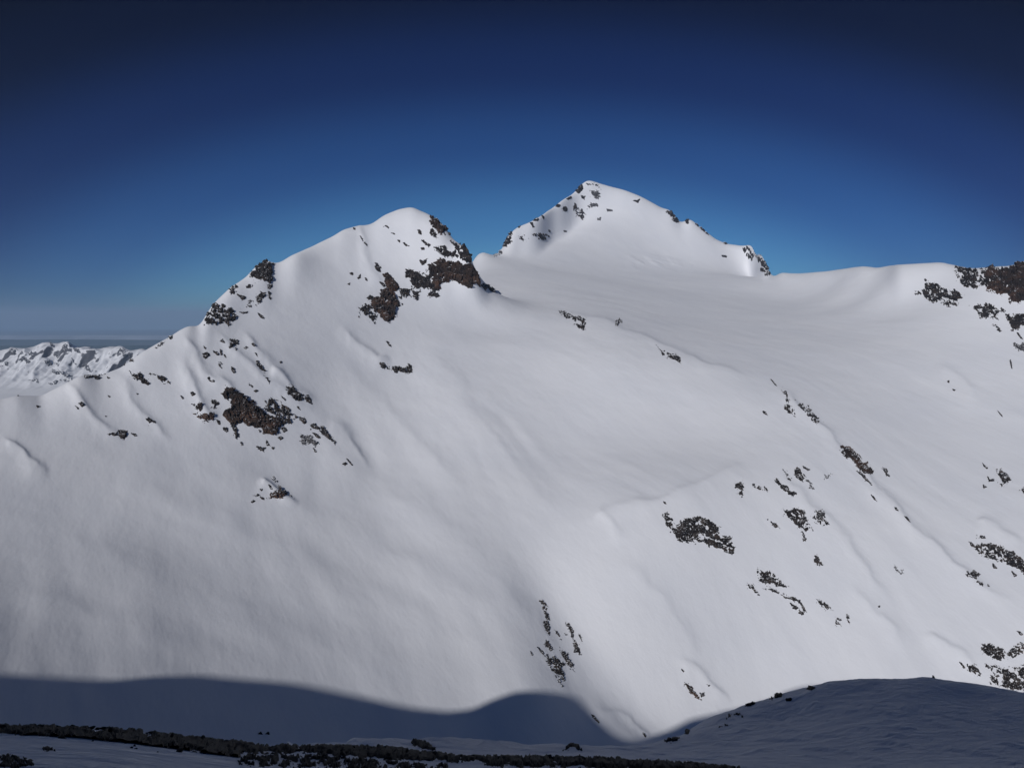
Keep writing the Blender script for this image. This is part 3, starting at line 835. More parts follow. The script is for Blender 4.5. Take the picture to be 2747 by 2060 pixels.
WIN = {'A': (480, 680, 4.254), 'B': (480, 1000, 4.254), 'C': (900, 540, 4.254), 'D': (1250, 450, 2.458), 'E': (1700, 950, 2.0735),
       'F': (2347, 1600, 5.53), 'G': (2300, 650, 4.74), 'H': (1350, 1560, 3.687), 'I': (0, 880, 4.254), 'R': (450, 500, 2.458), 'S': (0, 0, 1),
       'P': (0, 1750, 1.58), 'Q': (1300, 1550, 1.5287)}
TOOTH = "rocks of the left summit tooth"
RIBG = "rocks on the left ribs"
CLIFF = "rocks around the big left cliff"
SUM = "rocks on the near summit"
FARP = "rocks on the far summit"
SPUR = "rocks along the glacier spur"
BULG = "rocks on the right-hand slope"
EAST = "rocks at the right edge"
LOW = "rocks above the valley mouth"
LEFT = "rocks on the far left slope"
DATA = [
 # the tooth
 ('A', 's', 'd', [(990,65),(1040,90),(1080,130),(1060,170),(1075,300),(1055,340),(1000,320),(960,300),(900,300),(820,270),(830,200),(870,170),(870,150),(920,120)], "pointed dark rock crag crowning the tooth on the left skyline", TOOTH, 5),
 ('A', 'm', 'd', [(555,420),(590,370),(640,345),(680,350),(670,395),(620,420),(700,460),(680,490),(620,480),(560,450)], "brown rock knob on the skyline halfway down the tooth", TOOTH, 4),
 ('A', 'p', 'd', [(690,470),(775,490),(760,520),(720,545),(690,500)], "small ragged rock right of the brown skyline knob of the tooth", TOOTH, 3),
 ('A', 'p', 'd', [(755,370),(800,340),(870,345),(860,385),(800,410),(770,400)], "thin rock patch in the snow just under the pointed crag", TOOTH, 3),
 ('A', 's', 'd', [(925,445),(990,440),(1000,490),(940,520),(940,560),(870,570),(890,500)], "squarish grey rock low on the right of the tooth", TOOTH, 3),
 ('A', 's', 'd', [(1015,430),(1045,450),(1055,530),(1025,510)], "narrow upright rock at the right foot of the pointed crag", TOOTH, 2.5),
 ('A', 'm', 'd', [(425,540),(480,560),(500,530),(545,620),(510,640),(600,600),(660,660),(690,720),(670,775),(600,780),(615,835),(560,845),(500,820),(380,825),(285,820),(290,700),(350,640),(370,590)], "broad broken rock buttress at the lower left end of the tooth", TOOTH, 4.5),
 ('A', 'p', 'g', [(750,580),(800,520),(860,540),(900,600),(830,625),(770,620)], "faint grey stones dusted with snow in the middle of the tooth", TOOTH, 2),
 ('A', 'p', 'd', [(1000,350),(1070,350),(1070,385),(1030,420),(1005,400)], "crumbs of rock right under the pointed crag's foot", TOOTH, 2),
 ('A', 's', 'd', [(900,680),(940,700),(980,750),(930,735)], "flat dark rock on the snow shoulder right of the tooth's foot", TOOTH, 2.5),
 ('A', 's', 'd', [(690,670),(730,668),(785,665),(780,680),(730,690)], "thin line of rock between the buttress and the snow shoulder", TOOTH, 2),
 # ribs
 ('A', 'm', 'd', [(480,990),(500,960),(535,1025),(500,1020),(460,1000)], "small forked rock high on the left ribs, left of the black block", RIBG, 2.5),
 ('A', 's', 'd', [(585,975),(640,975),(680,1000),(670,1040),(620,1050),(590,1085),(575,1070),(590,1010)], "black block of rock high on the left ribs with a snow notch", RIBG, 4),
 ('A', 's', 'd', [(640,1070),(655,1080),(660,1105),(645,1100)], "tiny rock just below the black block", RIBG, 2),
 ('A', 's', 'd', [(280,1050),(310,1080),(305,1095),(285,1080)], "small dark rock directly above the rounded dark boulder on the left rib", RIBG, 2.5),
 ('A', 's', 'd', [(278,1140),(320,1130),(350,1165),(310,1195),(275,1180)], "rounded dark boulder on the leftmost rib", RIBG, 3.5),
 ('A', 's', 'd', [(385,1105),(420,1115),(460,1160),(440,1165),(395,1130)], "slanting dark rock right of the rounded boulder", RIBG, 3),
 ('A', 's', 'd', [(500,1145),(520,1150),(548,1195),(530,1190)], "narrow slanting rock in the gully between the ribs", RIBG, 2.5),
 ('A', 's', 'd', [(465,1090),(485,1100),(495,1165),(480,1160)], "thin sliver of rock above the narrow slanting rock", RIBG, 2),
 ('A', 'p', 'd', [(430,1200),(470,1230),(515,1265),(485,1280),(502,1310),(480,1312),(435,1275)], "straggling chain of dark stones on the middle rib", RIBG, 2.5),
 ('A', 's', 'd', [(595,1290),(630,1310),(645,1365),(620,1360),(600,1320)], "oval dark rock lower on the middle rib", RIBG, 3),
 ('A', 's', 'd', [(840,1015),(880,1060),(845,1055),(828,1030)], "little triangular rock on the crest right of the black block", RIBG, 2.5),
 ('A', 'm', 'd', [(730,1085),(765,1055),(800,1075),(765,1092)], "low flat rock between the black block and the triangular rock", RIBG, 2),
 ('A', 's', 'd', [(868,1135),(885,1135),(905,1185),(888,1172)], "thin dark rock at the top of the long spine", RIBG, 2),
 ('A', 'm', 'd', [(885,1210),(930,1260),(980,1310),(1005,1360),(1005,1400),(1040,1450),(1050,1500),(1020,1500),(1010,1440),(980,1390),(930,1330),(880,1280)], "long black spine of rock running down the right-hand rib", RIBG, 4),
 ('A', 's', 'd', [(1145,1242),(1163,1228),(1180,1243),(1160,1254)], "lone small stone on open snow right of the long spine", RIBG, 2.5),
 # big cliff
 ('B', 's', 'r', [(540,155),(600,180),(680,230),(720,260),(790,290),(850,330),(870,380),(960,450),(1040,500),(1130,540),(1190,590),(1130,640),(1110,700),(1000,715),(930,660),(960,640),(850,600),(800,615),(720,570),(640,600),(560,560),(510,480),(520,440),(580,420),(600,380),(550,320),(500,240),(540,200)], "largest dark brown cliff on the left slope, rusty at its foot", CLIFF, 8),
 ('B', 'p', 'd', [(860,325),(960,380),(1000,350),(960,310),(1050,290),(1150,320),(1220,370),(1330,430),(1370,520),(1320,570),(1260,600),(1190,600),(1100,520),(1000,450),(900,380)], "snow-speckled black crag joined to the right of the brown cliff", CLIFF, 5),
 ('B', 'p', 'd', [(1150,630),(1200,600),(1250,660),(1200,690)], "ring of small stones under the snow-speckled crag", CLIFF, 2),
 ('B', 's', 'd', [(1120,735),(1160,725),(1190,745),(1160,768)], "small flat stone below the rusty foot of the brown cliff", CLIFF, 2.5),
 ('B', 's', 'd', [(590,560),(640,590),(665,640),(680,740),(650,750),(630,680),(600,630)], "dark tongue of rock hanging down from the brown cliff's left foot", CLIFF, 4),
 ('B', 'm', 'r', [(130,350),(200,370),(230,330),(270,340),(290,400),(300,450),(380,450),(420,470),(420,540),(345,545),(325,575),(250,530),(200,510),(140,460),(220,440)], "brown crag left of the big cliff, second in size", CLIFF, 5),
 ('B', 'p', 'd', [(350,320),(400,270),(380,310),(460,320),(470,360),(440,390),(500,400),(500,435),(430,420),(400,430),(370,400)], "loose dark rocks between the brown crag and the big cliff", CLIFF, 3),
 ('B', 'm', 'd', [(120,230),(160,210),(200,245),(150,275)], "small two-pronged rock above the brown crag", CLIFF, 2.5),
 ('B', 's', 'd', [(10,255),(30,262),(60,300),(40,302)], "sliver of rock on the bright edge left of the two-pronged rock", CLIFF, 2),
 ('B', 'p', 'd', [(320,60),(345,35),(365,85),(410,75),(408,112),(350,100)], "crumbly little rock on the snow above the big cliff", CLIFF, 2.5),
 ('B', 's', 'd', [(430,540),(460,545),(475,590),(450,585)], "small rock under the right end of the brown crag", CLIFF, 2.5),
 ('B', 's', 'd', [(500,630),(540,620),(562,655),(545,685),(510,655)], "pointed dark rock below the gap left of the big cliff", CLIFF, 3),
 ('B', 's', 'd', [(700,785),(715,785),(737,830),(720,832)], "thin rock below the dark hanging tongue", CLIFF, 2),
 ('B', 's', 'd', [(800,125),(850,150),(840,168),(800,148)], "small oval rock in the snow above the snow-speckled crag", CLIFF, 2.5),
 ('B', 's', 'd', [(860,205),(882,188),(903,205),(878,225)], "small round stone just above the snow-speckled crag", CLIFF, 2.5),
 ('B', 's', 'd', [(1240,160),(1290,150),(1330,200),(1400,250),(1430,290),(1370,335),(1300,290),(1220,230),(1250,210)], "solid black crag up and right of the big cliff", CLIFF, 5),
 ('B', 's', 'd', [(1435,270),(1470,255),(1500,290),(1520,355),(1480,330),(1440,305)], "small black rock at the right tip of the solid crag", CLIFF, 3),
 ('B', 's', 'd', [(1160,262),(1185,270),(1222,318),(1200,305)], "thin dark sliver left of the solid black crag", CLIFF, 2),
 ('B', 's', 'd', [(1345,385),(1365,388),(1390,420),(1370,415)], "thin dark sliver below the solid black crag", CLIFF, 2),
 ('B', 's', 'd', [(1380,515),(1430,505),(1455,560),(1430,580),(1390,550)], "rounded black rock at the right end of the speckled crag", CLIFF, 3.5),
 ('B', 's', 'd', [(1490,610),(1560,575),(1610,600),(1605,650),(1550,640),(1510,640)], "dark two-lobed rock right of the rounded black rock", CLIFF, 3.5),
 ('B', 's', 'd', [(1635,605),(1685,650),(1695,690),(1760,770),(1800,830),(1790,830),(1740,775),(1690,745),(1640,700),(1622,655)], "long tapering black rock running down the cliff's right spine", CLIFF, 4),
 ('B', 's', 'g', [(1390,710),(1440,730),(1500,715),(1540,760),(1590,770),(1595,810),(1555,840),(1500,800),(1410,810),(1390,760)], "greyish brown rock with a torn outline below the two-lobed rock", CLIFF, 4),
 ('B', 's', 'd', [(1520,682),(1560,690),(1620,745),(1570,738)], "slanting rock just above the greyish brown one", CLIFF, 3),
 ('B', 's', 'd', [(1535,860),(1575,905),(1550,905)], "tiny rock under the greyish brown one", CLIFF, 2),
 ('B', 'm', 'd', [(860,830),(930,835),(1000,860),(970,925),(920,890)], "wedge of broken rock on the snow below the big cliff", CLIFF, 3),
 ('B', 'm', 'd', [(1045,845),(1098,845),(1078,888)], "small V of stones right of the broken wedge", CLIFF, 2.5),
 ('B', 's', 'd', [(990,775),(1005,775),(1045,835),(1005,835)], "thin slanting rock above the broken wedge", CLIFF, 2),
 ('B', 's', 'd', [(1870,1040),(1900,1020),(1925,1045),(1895,1062)], "small dark stone at the lower tip of the cliff's right spine", CLIFF, 3),
 ('B', 'm', 'd', [(1900,970),(1925,985),(1995,1062),(1970,1058)], "thin streak of rock beside the spine's lowest stone", CLIFF, 2),
 ('B', 's', 'r', [(1055,1370),(1130,1370),(1150,1310),(1210,1350),(1225,1390),(1160,1440),(1100,1440),(1045,1420)], "isolated brown block low on the left slope", CLIFF, 5),
 ('B', 'p', 'd', [(1045,1175),(1110,1190),(1200,1320),(1290,1400),(1358,1490),(1310,1450),(1230,1390),(1130,1290),(1060,1220)], "thin line of rock running down past the isolated brown block", CLIFF, 2),
 ('B', 'm', 'd', [(845,1400),(900,1375),(950,1415),(1005,1430),(930,1455),(890,1435)], "ragged rock left of the isolated brown block", CLIFF, 3),
 ('B', 's', 'd', [(822,1470),(850,1450),(878,1462),(840,1482)], "small stone at the lower left of the ragged rock", CLIFF, 2),
 ('B', 's', 'd', [(1025,1275),(1045,1285),(1072,1335),(1045,1325)], "narrow rock directly above the isolated brown block", CLIFF, 2),
 ('B', 's', 'd', [(922,1325),(955,1322),(945,1352)], "small stone above the ragged rock", CLIFF, 2),
 # near summit
 ('C', 's', 'r', [(1080,160),(1130,190),(1200,220),(1250,260),(1300,320),(1310,350),(1230,360),(1200,385),(1130,320),(1080,230)], "brown rock head just right of the nearer summit's snow cap", SUM, 5),
 ('C', 'm', 'd', [(1035,305),(1100,300),(1165,380),(1165,430),(1110,415),(1050,370)], "dark broken rock under the brown rock head", SUM, 3.5),
 ('C', 's', 'd', [(940,335),(970,330),(980,375),(945,368)], "small star-shaped rock left of the brown rock head", SUM, 2.5),
 ('C', 's', 'd', [(1285,325),(1330,362),(1380,400),(1430,455),(1405,475),(1355,435),(1290,375)], "narrow rim of rock along the nearer summit's right skyline", SUM, 3),
 ('C', 's', 'd', [(1425,445),(1480,455),(1515,490),(1530,520),(1545,640),(1540,715),(1480,700),(1420,650),(1400,600),(1435,560),(1420,480)], "black overhanging wall on the nearer summit's right edge", SUM, 7),
 ('C', 'm', 'd', [(1305,430),(1420,500),(1430,560),(1400,650),(1340,650),(1290,610),(1350,550),(1320,490)], "dark ledges just left of the black overhanging wall", SUM, 4),
 ('C', 's', 'd', [(1100,520),(1160,530),(1240,510),(1290,560),(1320,620),(1290,640),(1200,600),(1150,545)], "slanting rock band in the middle of the nearer summit's face", SUM, 4),
 ('C', 's', 'd', [(972,435),(1010,455),(1085,500),(1065,522),(1000,480)], "thin slanting rock left of the face's middle band", SUM, 2.5),
 ('C', 's', 'd', [(975,530),(1015,525),(1020,555),(985,555)], "small rock beneath the thin slanting one on the summit face", SUM, 2.5),
 ('C', 'm', 'd', [(950,650),(1000,680),(1045,650),(1040,700),(990,745),(960,690)], "ragged U-shaped rock above the left of the main rock band", SUM, 3),
 ('C', 's', 'r', [(1160,680),(1200,640),(1260,690),(1400,690),(1540,720),(1600,800),(1640,900),(1640,955),(1565,960),(1560,1000),(1500,960),(1400,925),(1310,900),(1300,945),(1200,940),(1190,1030),(1120,1000),(1100,870),(1040,780),(1060,720)], "widest rusty rock band across the foot of the nearer summit", SUM, 7),
 ('C', 's', 'd', [(800,790),(870,790),(960,810),(1060,850),(1110,900),(1160,930),(1190,1000),(1150,1030),(1080,990),(1000,990),(950,960),(960,1030),(880,990),(850,900),(800,860)], "dark sloping crag left of the widest rusty band", SUM, 5.5),
 ('C', 's', 'd', [(720,1010),(780,1000),(860,1010),(850,1070),(810,1090),(760,1060)], "smooth dark rock left of the sloping crag's foot", SUM, 4),
 ('C', 's', 'd', [(862,1010),(940,1050),(950,1130),(880,1090)], "pointed dark rock hanging under the sloping crag", SUM, 3.5),
 ('C', 's', 'd', [(1060,1040),(1120,1028),(1192,1070),(1160,1122),(1110,1090),(1060,1080)], "detached dark rock on the snow below the widest band", SUM, 3.5),
 ('C', 's', 'r', [(540,830),(600,820),(650,890),(690,930),(715,1000),(680,1030),(690,1130),(740,1200),(690,1260),(680,1330),(600,1390),(530,1340),(520,1290),(440,1260),(410,1180),(440,1090),(520,1080),(510,1030),(590,1000),(560,940)], "tall brown buttress at the lower left of the nearer summit", SUM, 7),
 ('C', 'm', 'd', [(345,1100),(390,1068),(430,1078),(420,1130),(370,1130)], "small rock at the left shoulder of the tall brown buttress", SUM, 3),
 ('C', 'm', 'd', [(495,910),(530,915),(585,975),(555,985),(510,945)], "small slanting rock above the tall brown buttress's left side", SUM, 2.5),
 ('C', 'm', 'd', [(255,1210),(320,1170),(420,1190),(440,1260),(500,1290),(480,1340),(490,1380),(465,1430),(400,1370),(340,1320),(290,1270),(280,1320),(260,1320)], "snow-pocked crag at the foot of the tall brown buttress", SUM, 4.5),
 ('C', 'm', 'd', [(272,395),(300,400),(345,470),(372,520),(320,482)], "thin dark rock in the gully left of the nearer summit cap", SUM, 2.5),
 ('C', 's', 'd', [(455,705),(480,710),(510,750),(520,812),(480,790),(450,760)], "small dark rock above the tall brown buttress", SUM, 2.5),
 ('C', 'm', 'd', [(698,440),(740,445),(735,478)], "small rock in the middle of the summit's open snow", SUM, 2),
 ('C', 's', 'd', [(638,362),(685,373),(680,390)], "tiny flat rock under the summit's hooked rock", SUM, 2),
 ('C', 's', 'd', [(550,290),(570,272),(615,300),(605,312),(575,290)], "tiny hooked rock highest on the summit's open snow", SUM, 2),
 ('C', 's', 'd', [(772,475),(790,475),(835,512),(785,500)], "tiny three-cornered rock lowest of the summit snow's row", SUM, 2),
 ('C', 's', 'd', [(1670,945),(1740,955),(1810,975),(1825,1040),(1780,1030),(1680,990)], "dark low rock at the far right toe of the nearer summit", SUM, 4),
 ('C', 's', 'd', [(720,1090),(755,1088),(762,1120),(738,1115)], "small stone right of the tall brown buttress", SUM, 2),
 ('C', 's', 'd', [(750,1165),(772,1170),(768,1188)], "tiny stone at the buttress's lower right", SUM, 2),
 ('C', 's', 'd', [(200,298),(225,305),(228,325),(210,318)], "tiny rock under the little snow horn on the left ridge", SUM, 2),
 ('A', 's', 'd', [(1950,222),(1985,218),(1985,245),(1962,246)], "uppermost stone of a small scatter left of the brown buttress", SUM, 2),
 ('A', 's', 'd', [(2035,285),(2070,238),(2078,280),(2052,296)], "L-shaped stone in the scatter left of the brown buttress", SUM, 2),
 ('A', 's', 'd', [(2125,280),(2140,285),(2152,315),(2132,308)], "rightmost stone of the scatter left of the brown buttress", SUM, 2),
 ('A', 's', 'd', [(1922,350),(1955,332),(1948,362)], "lowest stone of the scatter left of the brown buttress", SUM, 2),
 ('S', 'm', 'd', [(1013,975),(1030,972),(1045,984),(1065,980),(1085,982),(1098,976),(1108,982),(1108,1001),(1090,1006),(1070,1003),(1045,995),(1025,990)], "lone rock ledge on open snow below the nearer summit", SUM, 4.5),
 ('S', 's', 'd', [(1036,915),(1042,916),(1050,930),(1044,928)], "thin rock on the snow lip above the lone ledge", SUM, 2),
 # far summit
 ('D', 's', 'd', [(765,108),(772,140),(745,170),(718,155)], "dark rock on the skyline just left of the far summit", FARP, 3),
 ('D', 's', 'g', [(820,155),(880,150),(885,195),(850,203),(825,180)], "grey rock under the far summit's top", FARP, 3),
 ('D', 'm', 'g', [(840,228),(880,238),(872,262),(800,270),(795,245)], "grey ledge below the far summit's grey rock", FARP, 2.5),
 ('D', 'm', 'd', [(755,180),(788,188),(785,215),(760,205)], "small rock between the skyline rock and the grey rock", FARP, 2.5),
 ('D', 'p', 'd', [(715,232),(760,265),(802,298),(770,362),(730,322),(700,280)], "speckled rock patch on the left face of the far summit", FARP, 2.5),
 ('D', 'p', 'd', [(640,238),(692,265),(655,305),(632,270)], "second speckled patch, left of the first on the far face", FARP, 2.5),
 ('D', 'p', 'g', [(778,98),(880,105),(892,150),(860,125),(800,118)], "faint grey stones right at the top of the far summit", FARP, 2),
 ('D', 'm', 'd', [(1098,218),(1150,205),(1135,237)], "lone small rock on the far summit's right shoulder", FARP, 2.5),
 ('D', 's', 'd', [(1318,285),(1355,288),(1388,330),(1410,370),(1370,348),(1345,315)], "dark rock step on the far skyline before the notch", FARP, 3),
 ('D', 's', 'd', [(312,415),(305,470),(270,520),(235,528),(238,490),(285,428)], "dark rock at the lower left end of the far ridge", FARP, 4),
 ('D', 'm', 'd', [(342,450),(390,440),(412,470),(400,492),(350,468)], "small rock right of the far ridge's lower left rock", FARP, 2.5),
 ('D', 'p', 'd', [(425,430),(500,428),(560,438),(550,475),(460,488)], "row of small broken rocks along the far ridge's foot", FARP, 2.5),
 ('D', 's', 'g', [(230,540),(247,560),(218,590),(175,582)], "greyish rock in the saddle between the two summits", FARP, 2.5),
 ('D', 'p', 'd', [(1820,512),(1870,518),(1905,560),(1932,592),(1880,615),(1850,590),(1825,570)], "speckled rocks at the right end of the far ridge", FARP, 3),
 ('D', 's', 'd', [(1918,585),(1960,608),(2000,660),(2014,705),(1970,705),(1985,675),(1940,625)], "dark rim of rock where the far ridge drops to the glacier", FARP, 3),
 ('D', 'm', 'd', [(1938,655),(1975,668),(1980,690),(1940,686)], "low rock inside the curve of the ridge's dark rim", FARP, 2.5),
 ('D', 's', 'd', [(1440,350),(1472,338),(1462,370)], "dark rock in the notch of the far skyline", FARP, 2.5),
 ('D', 'm', 'd', [(1500,365),(1530,370),(1590,430),(1637,472),(1600,448),(1540,400)], "thin string of rocks down the far right skyline", FARP, 2.5),
 ('D', 'm', 'd', [(1680,575),(1722,582),(1720,595),(1690,590)], "tiny rock on open snow under the far right ridge", FARP, 2),
 ('D', 'm', 'd', [(492,310),(520,318),(512,345)], "small rock on the far ridge's left skyline", FARP, 2.5),
 ('D', 's', 'd', [(338,392),(360,385),(352,400)], "tiny rock above the far ridge's lower left end", FARP, 2),
 ('D', 's', 'd', [(588,258),(606,240),(622,248),(612,262)], "first tiny rock on the far summit's left skyline, highest", FARP, 2.5),
 ('D', 's', 'd', [(440,348),(462,330),(482,338),(470,352)], "tiny rock on the far left skyline just below the small rock", FARP, 2.5),
 ('D', 's', 'd', [(655,205),(690,190),(700,200),(672,215)], "second tiny rock up the far summit's left skyline", FARP, 2.5),
 ('D', 'm', 'd', [(418,362),(440,362),(455,395),(440,398)], "thin slanting rock under the far left skyline", FARP, 2.5),
 ('D', 'm', 'g', [(540,410),(556,412),(560,432),(548,430)], "small grey rock right of the far foot's broken row", FARP, 2.5),
 ('D', 'm', 'g', [(640,412),(668,414),(664,428),(645,426)], "tiny grey rock alone below the far summit's speckled patches", FARP, 2),
 ('D', 'p', 'g', [(925,270),(965,275),(970,290),(930,292)], "tiny grey rocks right of the far summit's grey ledge", FARP, 2),
 ('D', 'p', 'g', [(862,325),(892,325),(890,350),(865,348)], "tiny grey rocks below the far summit's grey ledge", FARP, 2),
 ('D', 's', 'd', [(1690,492),(1712,485),(1728,500),(1708,508)], "little rock knob on the far right skyline before the speckled rocks", FARP, 2.5),
 # spur
 ('D', 'm', 'd', [(600,935),(650,942),(700,955),(760,980),(795,1000),(782,1080),(740,1080),(710,1030),(690,985),(655,1015),(630,970)], "dark broken crag at the top of the glacier spur", SPUR, 4),
 ('D', 's', 'd', [(990,1002),(1010,998),(1028,1005),(1030,1020),(1005,1030),(1000,1045),(988,1038)], "dark hut-sized rock alone on the spur crest", SPUR, 3.5),
 ('S', 'm', 'd', [(1760,928),(1790,943),(1820,950),(1834,965),(1825,975),(1800,963),(1775,952)], "thin ragged rock on the spur below the hut-sized rock", SPUR, 3),
 ('E', 'm', 'd', [(755,135),(770,145),(800,180),(785,172)], "thin slanting rock at the top of the spur's streaked group", SPUR, 2),
 ('E', 'm', 'd', [(810,168),(835,175),(862,230),(880,300),(912,352),(860,330),(830,310),(842,240)], "streaked black rock halfway down the spur", SPUR, 3.5),
 ('E', 'p', 'd', [(895,258),(970,278),(1010,330),(1052,380),(1000,392),(960,352),(920,300)], "broken rocks right of the streaked black rock", SPUR, 3),
 ('E', 'p', 'd', [(712,312),(735,320),(748,342),(720,332)], "tiny stones left of the streaked black rock", SPUR, 2),
 ('E', 's', 'r', [(1142,508),(1200,518),(1240,560),(1300,610),(1337,652),(1320,672),(1270,652),(1210,582),(1150,542)], "slanting rusty brown rock on the lower spur", SPUR, 5),
 ('E', 's', 'd', [(1240,650),(1280,670),(1328,727),(1290,702)], "thin dark rock below the slanting rusty one", SPUR, 2.5),
 ('E', 'm', 'd', [(1375,622),(1412,630),(1418,660),(1432,687),(1400,677)], "small rock right of the slanting rusty one", SPUR, 2.5),
 ('E', 's', 'd', [(1320,780),(1335,790),(1352,818),(1338,808)], "first thin dark dash on the snow below the rusty rock", SPUR, 2),
 ('E', 's', 'd', [(1448,848),(1460,852),(1472,872),(1458,866)], "second thin dark dash farther down the same line", SPUR, 2),
 ('E', 's', 'd', [(1505,900),(1520,905),(1540,935),(1525,925)], "third and lowest thin dark dash of that line", SPUR, 2),
 # right-hand slope
 ('E', 'm', 'd', [(556,715),(610,698),(615,740),(605,797),(570,772)], "upright black rock at the left end of the upper row", BULG, 3.5),
 ('E', 'p', 'd', [(652,708),(690,728),(742,735),(748,772),(705,757),(658,747)], "speckled stones right of the upper row's upright rock", BULG, 3),
 ('E', 'm', 'd', [(818,628),(860,658),(888,707),(850,697)], "slanting black rock left of the solid black one in the upper row", BULG, 3),
 ('E', 's', 'd', [(878,622),(920,638),(952,690),(937,712),(900,672)], "solid black slanting rock, highest of the upper row", BULG, 4),
 ('E', 's', 'd', [(940,622),(978,640),(970,648),(945,634)], "small dark dash above the solid black rock", BULG, 2),
 ('E', 'm', 'd', [(782,680),(830,708),(870,740),(913,775),(870,797),(830,762),(790,715)], "long broken rock under the slanting pair", BULG, 3.5),
 ('E', 'p', 'g', [(945,680),(975,698),(1012,757),(975,747)], "pale speckled stones right of the solid black rock", BULG, 2.5),
 ('E', 'v', 'g', [(1055,645),(1105,660),(1092,692),(1050,705)], "faintest grey stones at the right of the upper row", BULG, 2),
 ('E', 'm', 'd', [(162,870),(190,875),(232,940),(290,908),(370,900),(420,918),(482,960),(492,1008),(540,1008),(568,1070),(558,1117),(480,1092),(430,1072),(380,1052),(250,1047),(200,982),(163,932)], "largest black crag on the right-hand slope, leaning down right", BULG, 5),
 ('E', 's', 'd', [(164,818),(178,822),(180,832),(168,828)], "tiny stone above the left tip of the largest black crag", BULG, 2),
 ('E', 'm', 'd', [(828,862),(880,858),(940,858),(972,920),(1002,990),(970,992),(940,972),(900,962),(870,922),(835,892)], "dark crag in the centre of the slope's rock group", BULG, 4.5),
 ('E', 's', 'd', [(935,985),(950,995),(962,1045),(945,1035)], "thin tail of rock under the central dark crag", BULG, 2.5),
 ('E', 'p', 'd', [(978,880),(1050,855),(1078,900),(1102,957),(1060,952),(1010,942)], "speckled rocks right of the central dark crag", BULG, 3),
 ('E', 'm', 'd', [(733,910),(790,938),(818,972),(780,962)], "slanting rock between the largest and the central crag", BULG, 3),
 ('E', 'm', 'd', [(992,1113),(1030,1118),(1062,1180),(1020,1185),(998,1150)], "oval rock alone below the central dark crag", BULG, 3.5),
 ('E', 'm', 'd', [(678,1158),(700,1198),(760,1203),(812,1250),(862,1292),(830,1302),(780,1292),(740,1292),(700,1275),(683,1228)], "black crag with a thin horn, low on the right-hand slope", BULG, 4.5),
 ('E', 'p', 'd', [(627,1258),(660,1268),(705,1345),(660,1325),(632,1302)], "small speckled rock left of the horned crag", BULG, 3),
 ('E', 'p', 'd', [(708,1298),(780,1298),(860,1338),(905,1350),(900,1375),(860,1370),(800,1332)], "broken string of rock under the horned crag", BULG, 3),
 ('E', 'm', 'd', [(865,1378),(905,1395),(930,1425),(955,1430),(950,1452),(915,1445),(880,1410)], "lower lip of the rock ring at the end of that string", BULG, 3),
 ('E', 's', 'd', [(895,1360),(925,1368),(945,1400),(960,1432),(945,1425),(925,1385)], "thin upper lip of the same rock ring", BULG, 2),
 ('E', 'm', 'd', [(1013,1358),(1080,1378),(1108,1427),(1070,1422),(1030,1397)], "dark rock right of the rock ring", BULG, 3),
 ('E', 'p', 'd', [(1112,1448),(1162,1478),(1168,1512),(1118,1508)], "speckled rock lowest on the right-hand slope", BULG, 3),
 ('E', 'm', 'd', [(1178,1438),(1200,1450),(1207,1512),(1188,1490)], "narrow upright rock beside the lowest speckled one", BULG, 2.5),
 ('E', 'v', 'g', [(1448,1155),(1508,1198),(1498,1238),(1445,1205)], "faint grey stones alone on the snow right of the oval rock", BULG, 2),
 ('E', 's', 'd', [(1740,150),(1756,148),(1754,160)], "upper of two tiny stones high on the right snowfield", BULG, 2.5),
 ('E', 's', 'd', [(1772,194),(1790,200),(1782,206)], "lower of two tiny stones high on the right snowfield", BULG, 2.5),
 ('E', 's', 'd', [(1358,1400),(1370,1398),(1370,1408),(1360,1408)], "single tiny stone on open snow above the valley mouth", BULG, 2.5),
 # right edge
 ('E', 's', 'd', [(2022,643),(2050,650),(2082,680),(2102,708),(2060,712),(2030,680)], "solid slanting rock of the cluster near the right edge", EAST, 3.5),
 ('E', 'm', 'd', [(1962,680),(1995,690),(2020,712),(2065,725),(2062,745),(2020,715),(1975,712)], "ragged rock under the cluster's solid slanting one", EAST, 3),
 ('E', 'p', 'd', [(1935,598),(1972,632),(1965,640),(1945,625)], "faint slanting stone above the right edge cluster", EAST, 2),
 ('E', 'm', 'd', [(1940,722),(1967,738),(1945,750)], "tiny stone left below the right edge cluster", EAST, 2.5),
 ('E', 'm', 'd', [(2140,745),(2180,725),(2180,780),(2160,770)], "rock cut by the right picture edge beside the cluster", EAST, 3),
 ('E', 'm', 'd', [(1850,1030),(1900,1058),(1990,1048),(2070,1078),(2140,1108),(2210,1170),(2210,1260),(2120,1192),(2060,1162),(1980,1142),(1900,1102)], "long dark crag slanting into the right edge", EAST, 5),
 ('E', 'm', 'd', [(1830,1225),(1890,1188),(1930,1218),(1912,1252),(2010,1302),(1930,1288),(1870,1252)], "tent-shaped rock below the long slanting crag", EAST, 3.5),
 ('E', 'p', 'd', [(1898,998),(1962,1008),(1955,1032),(1902,1027)], "speckled stones on the snow brow above the long crag", EAST, 2.5),
 ('E', 'm', 'd', [(2098,1198),(2138,1230),(2112,1243)], "small rock directly under the long crag's right half", EAST, 2.5),
 ('E', 's', 'd', [(1995,1158),(2022,1192),(2000,1190)], "small rock directly under the long crag's left half", EAST, 2.5),
 ('E', 's', 'd', [(2018,308),(2030,318),(2052,348),(2036,335)], "thin dark streak on the right snowfield's brow", EAST, 2),
 ('E', 'p', 'g', [(2088,25),(2100,30),(2106,85),(2094,70)], "faint thin stones below the upper right cliffs", EAST, 2),
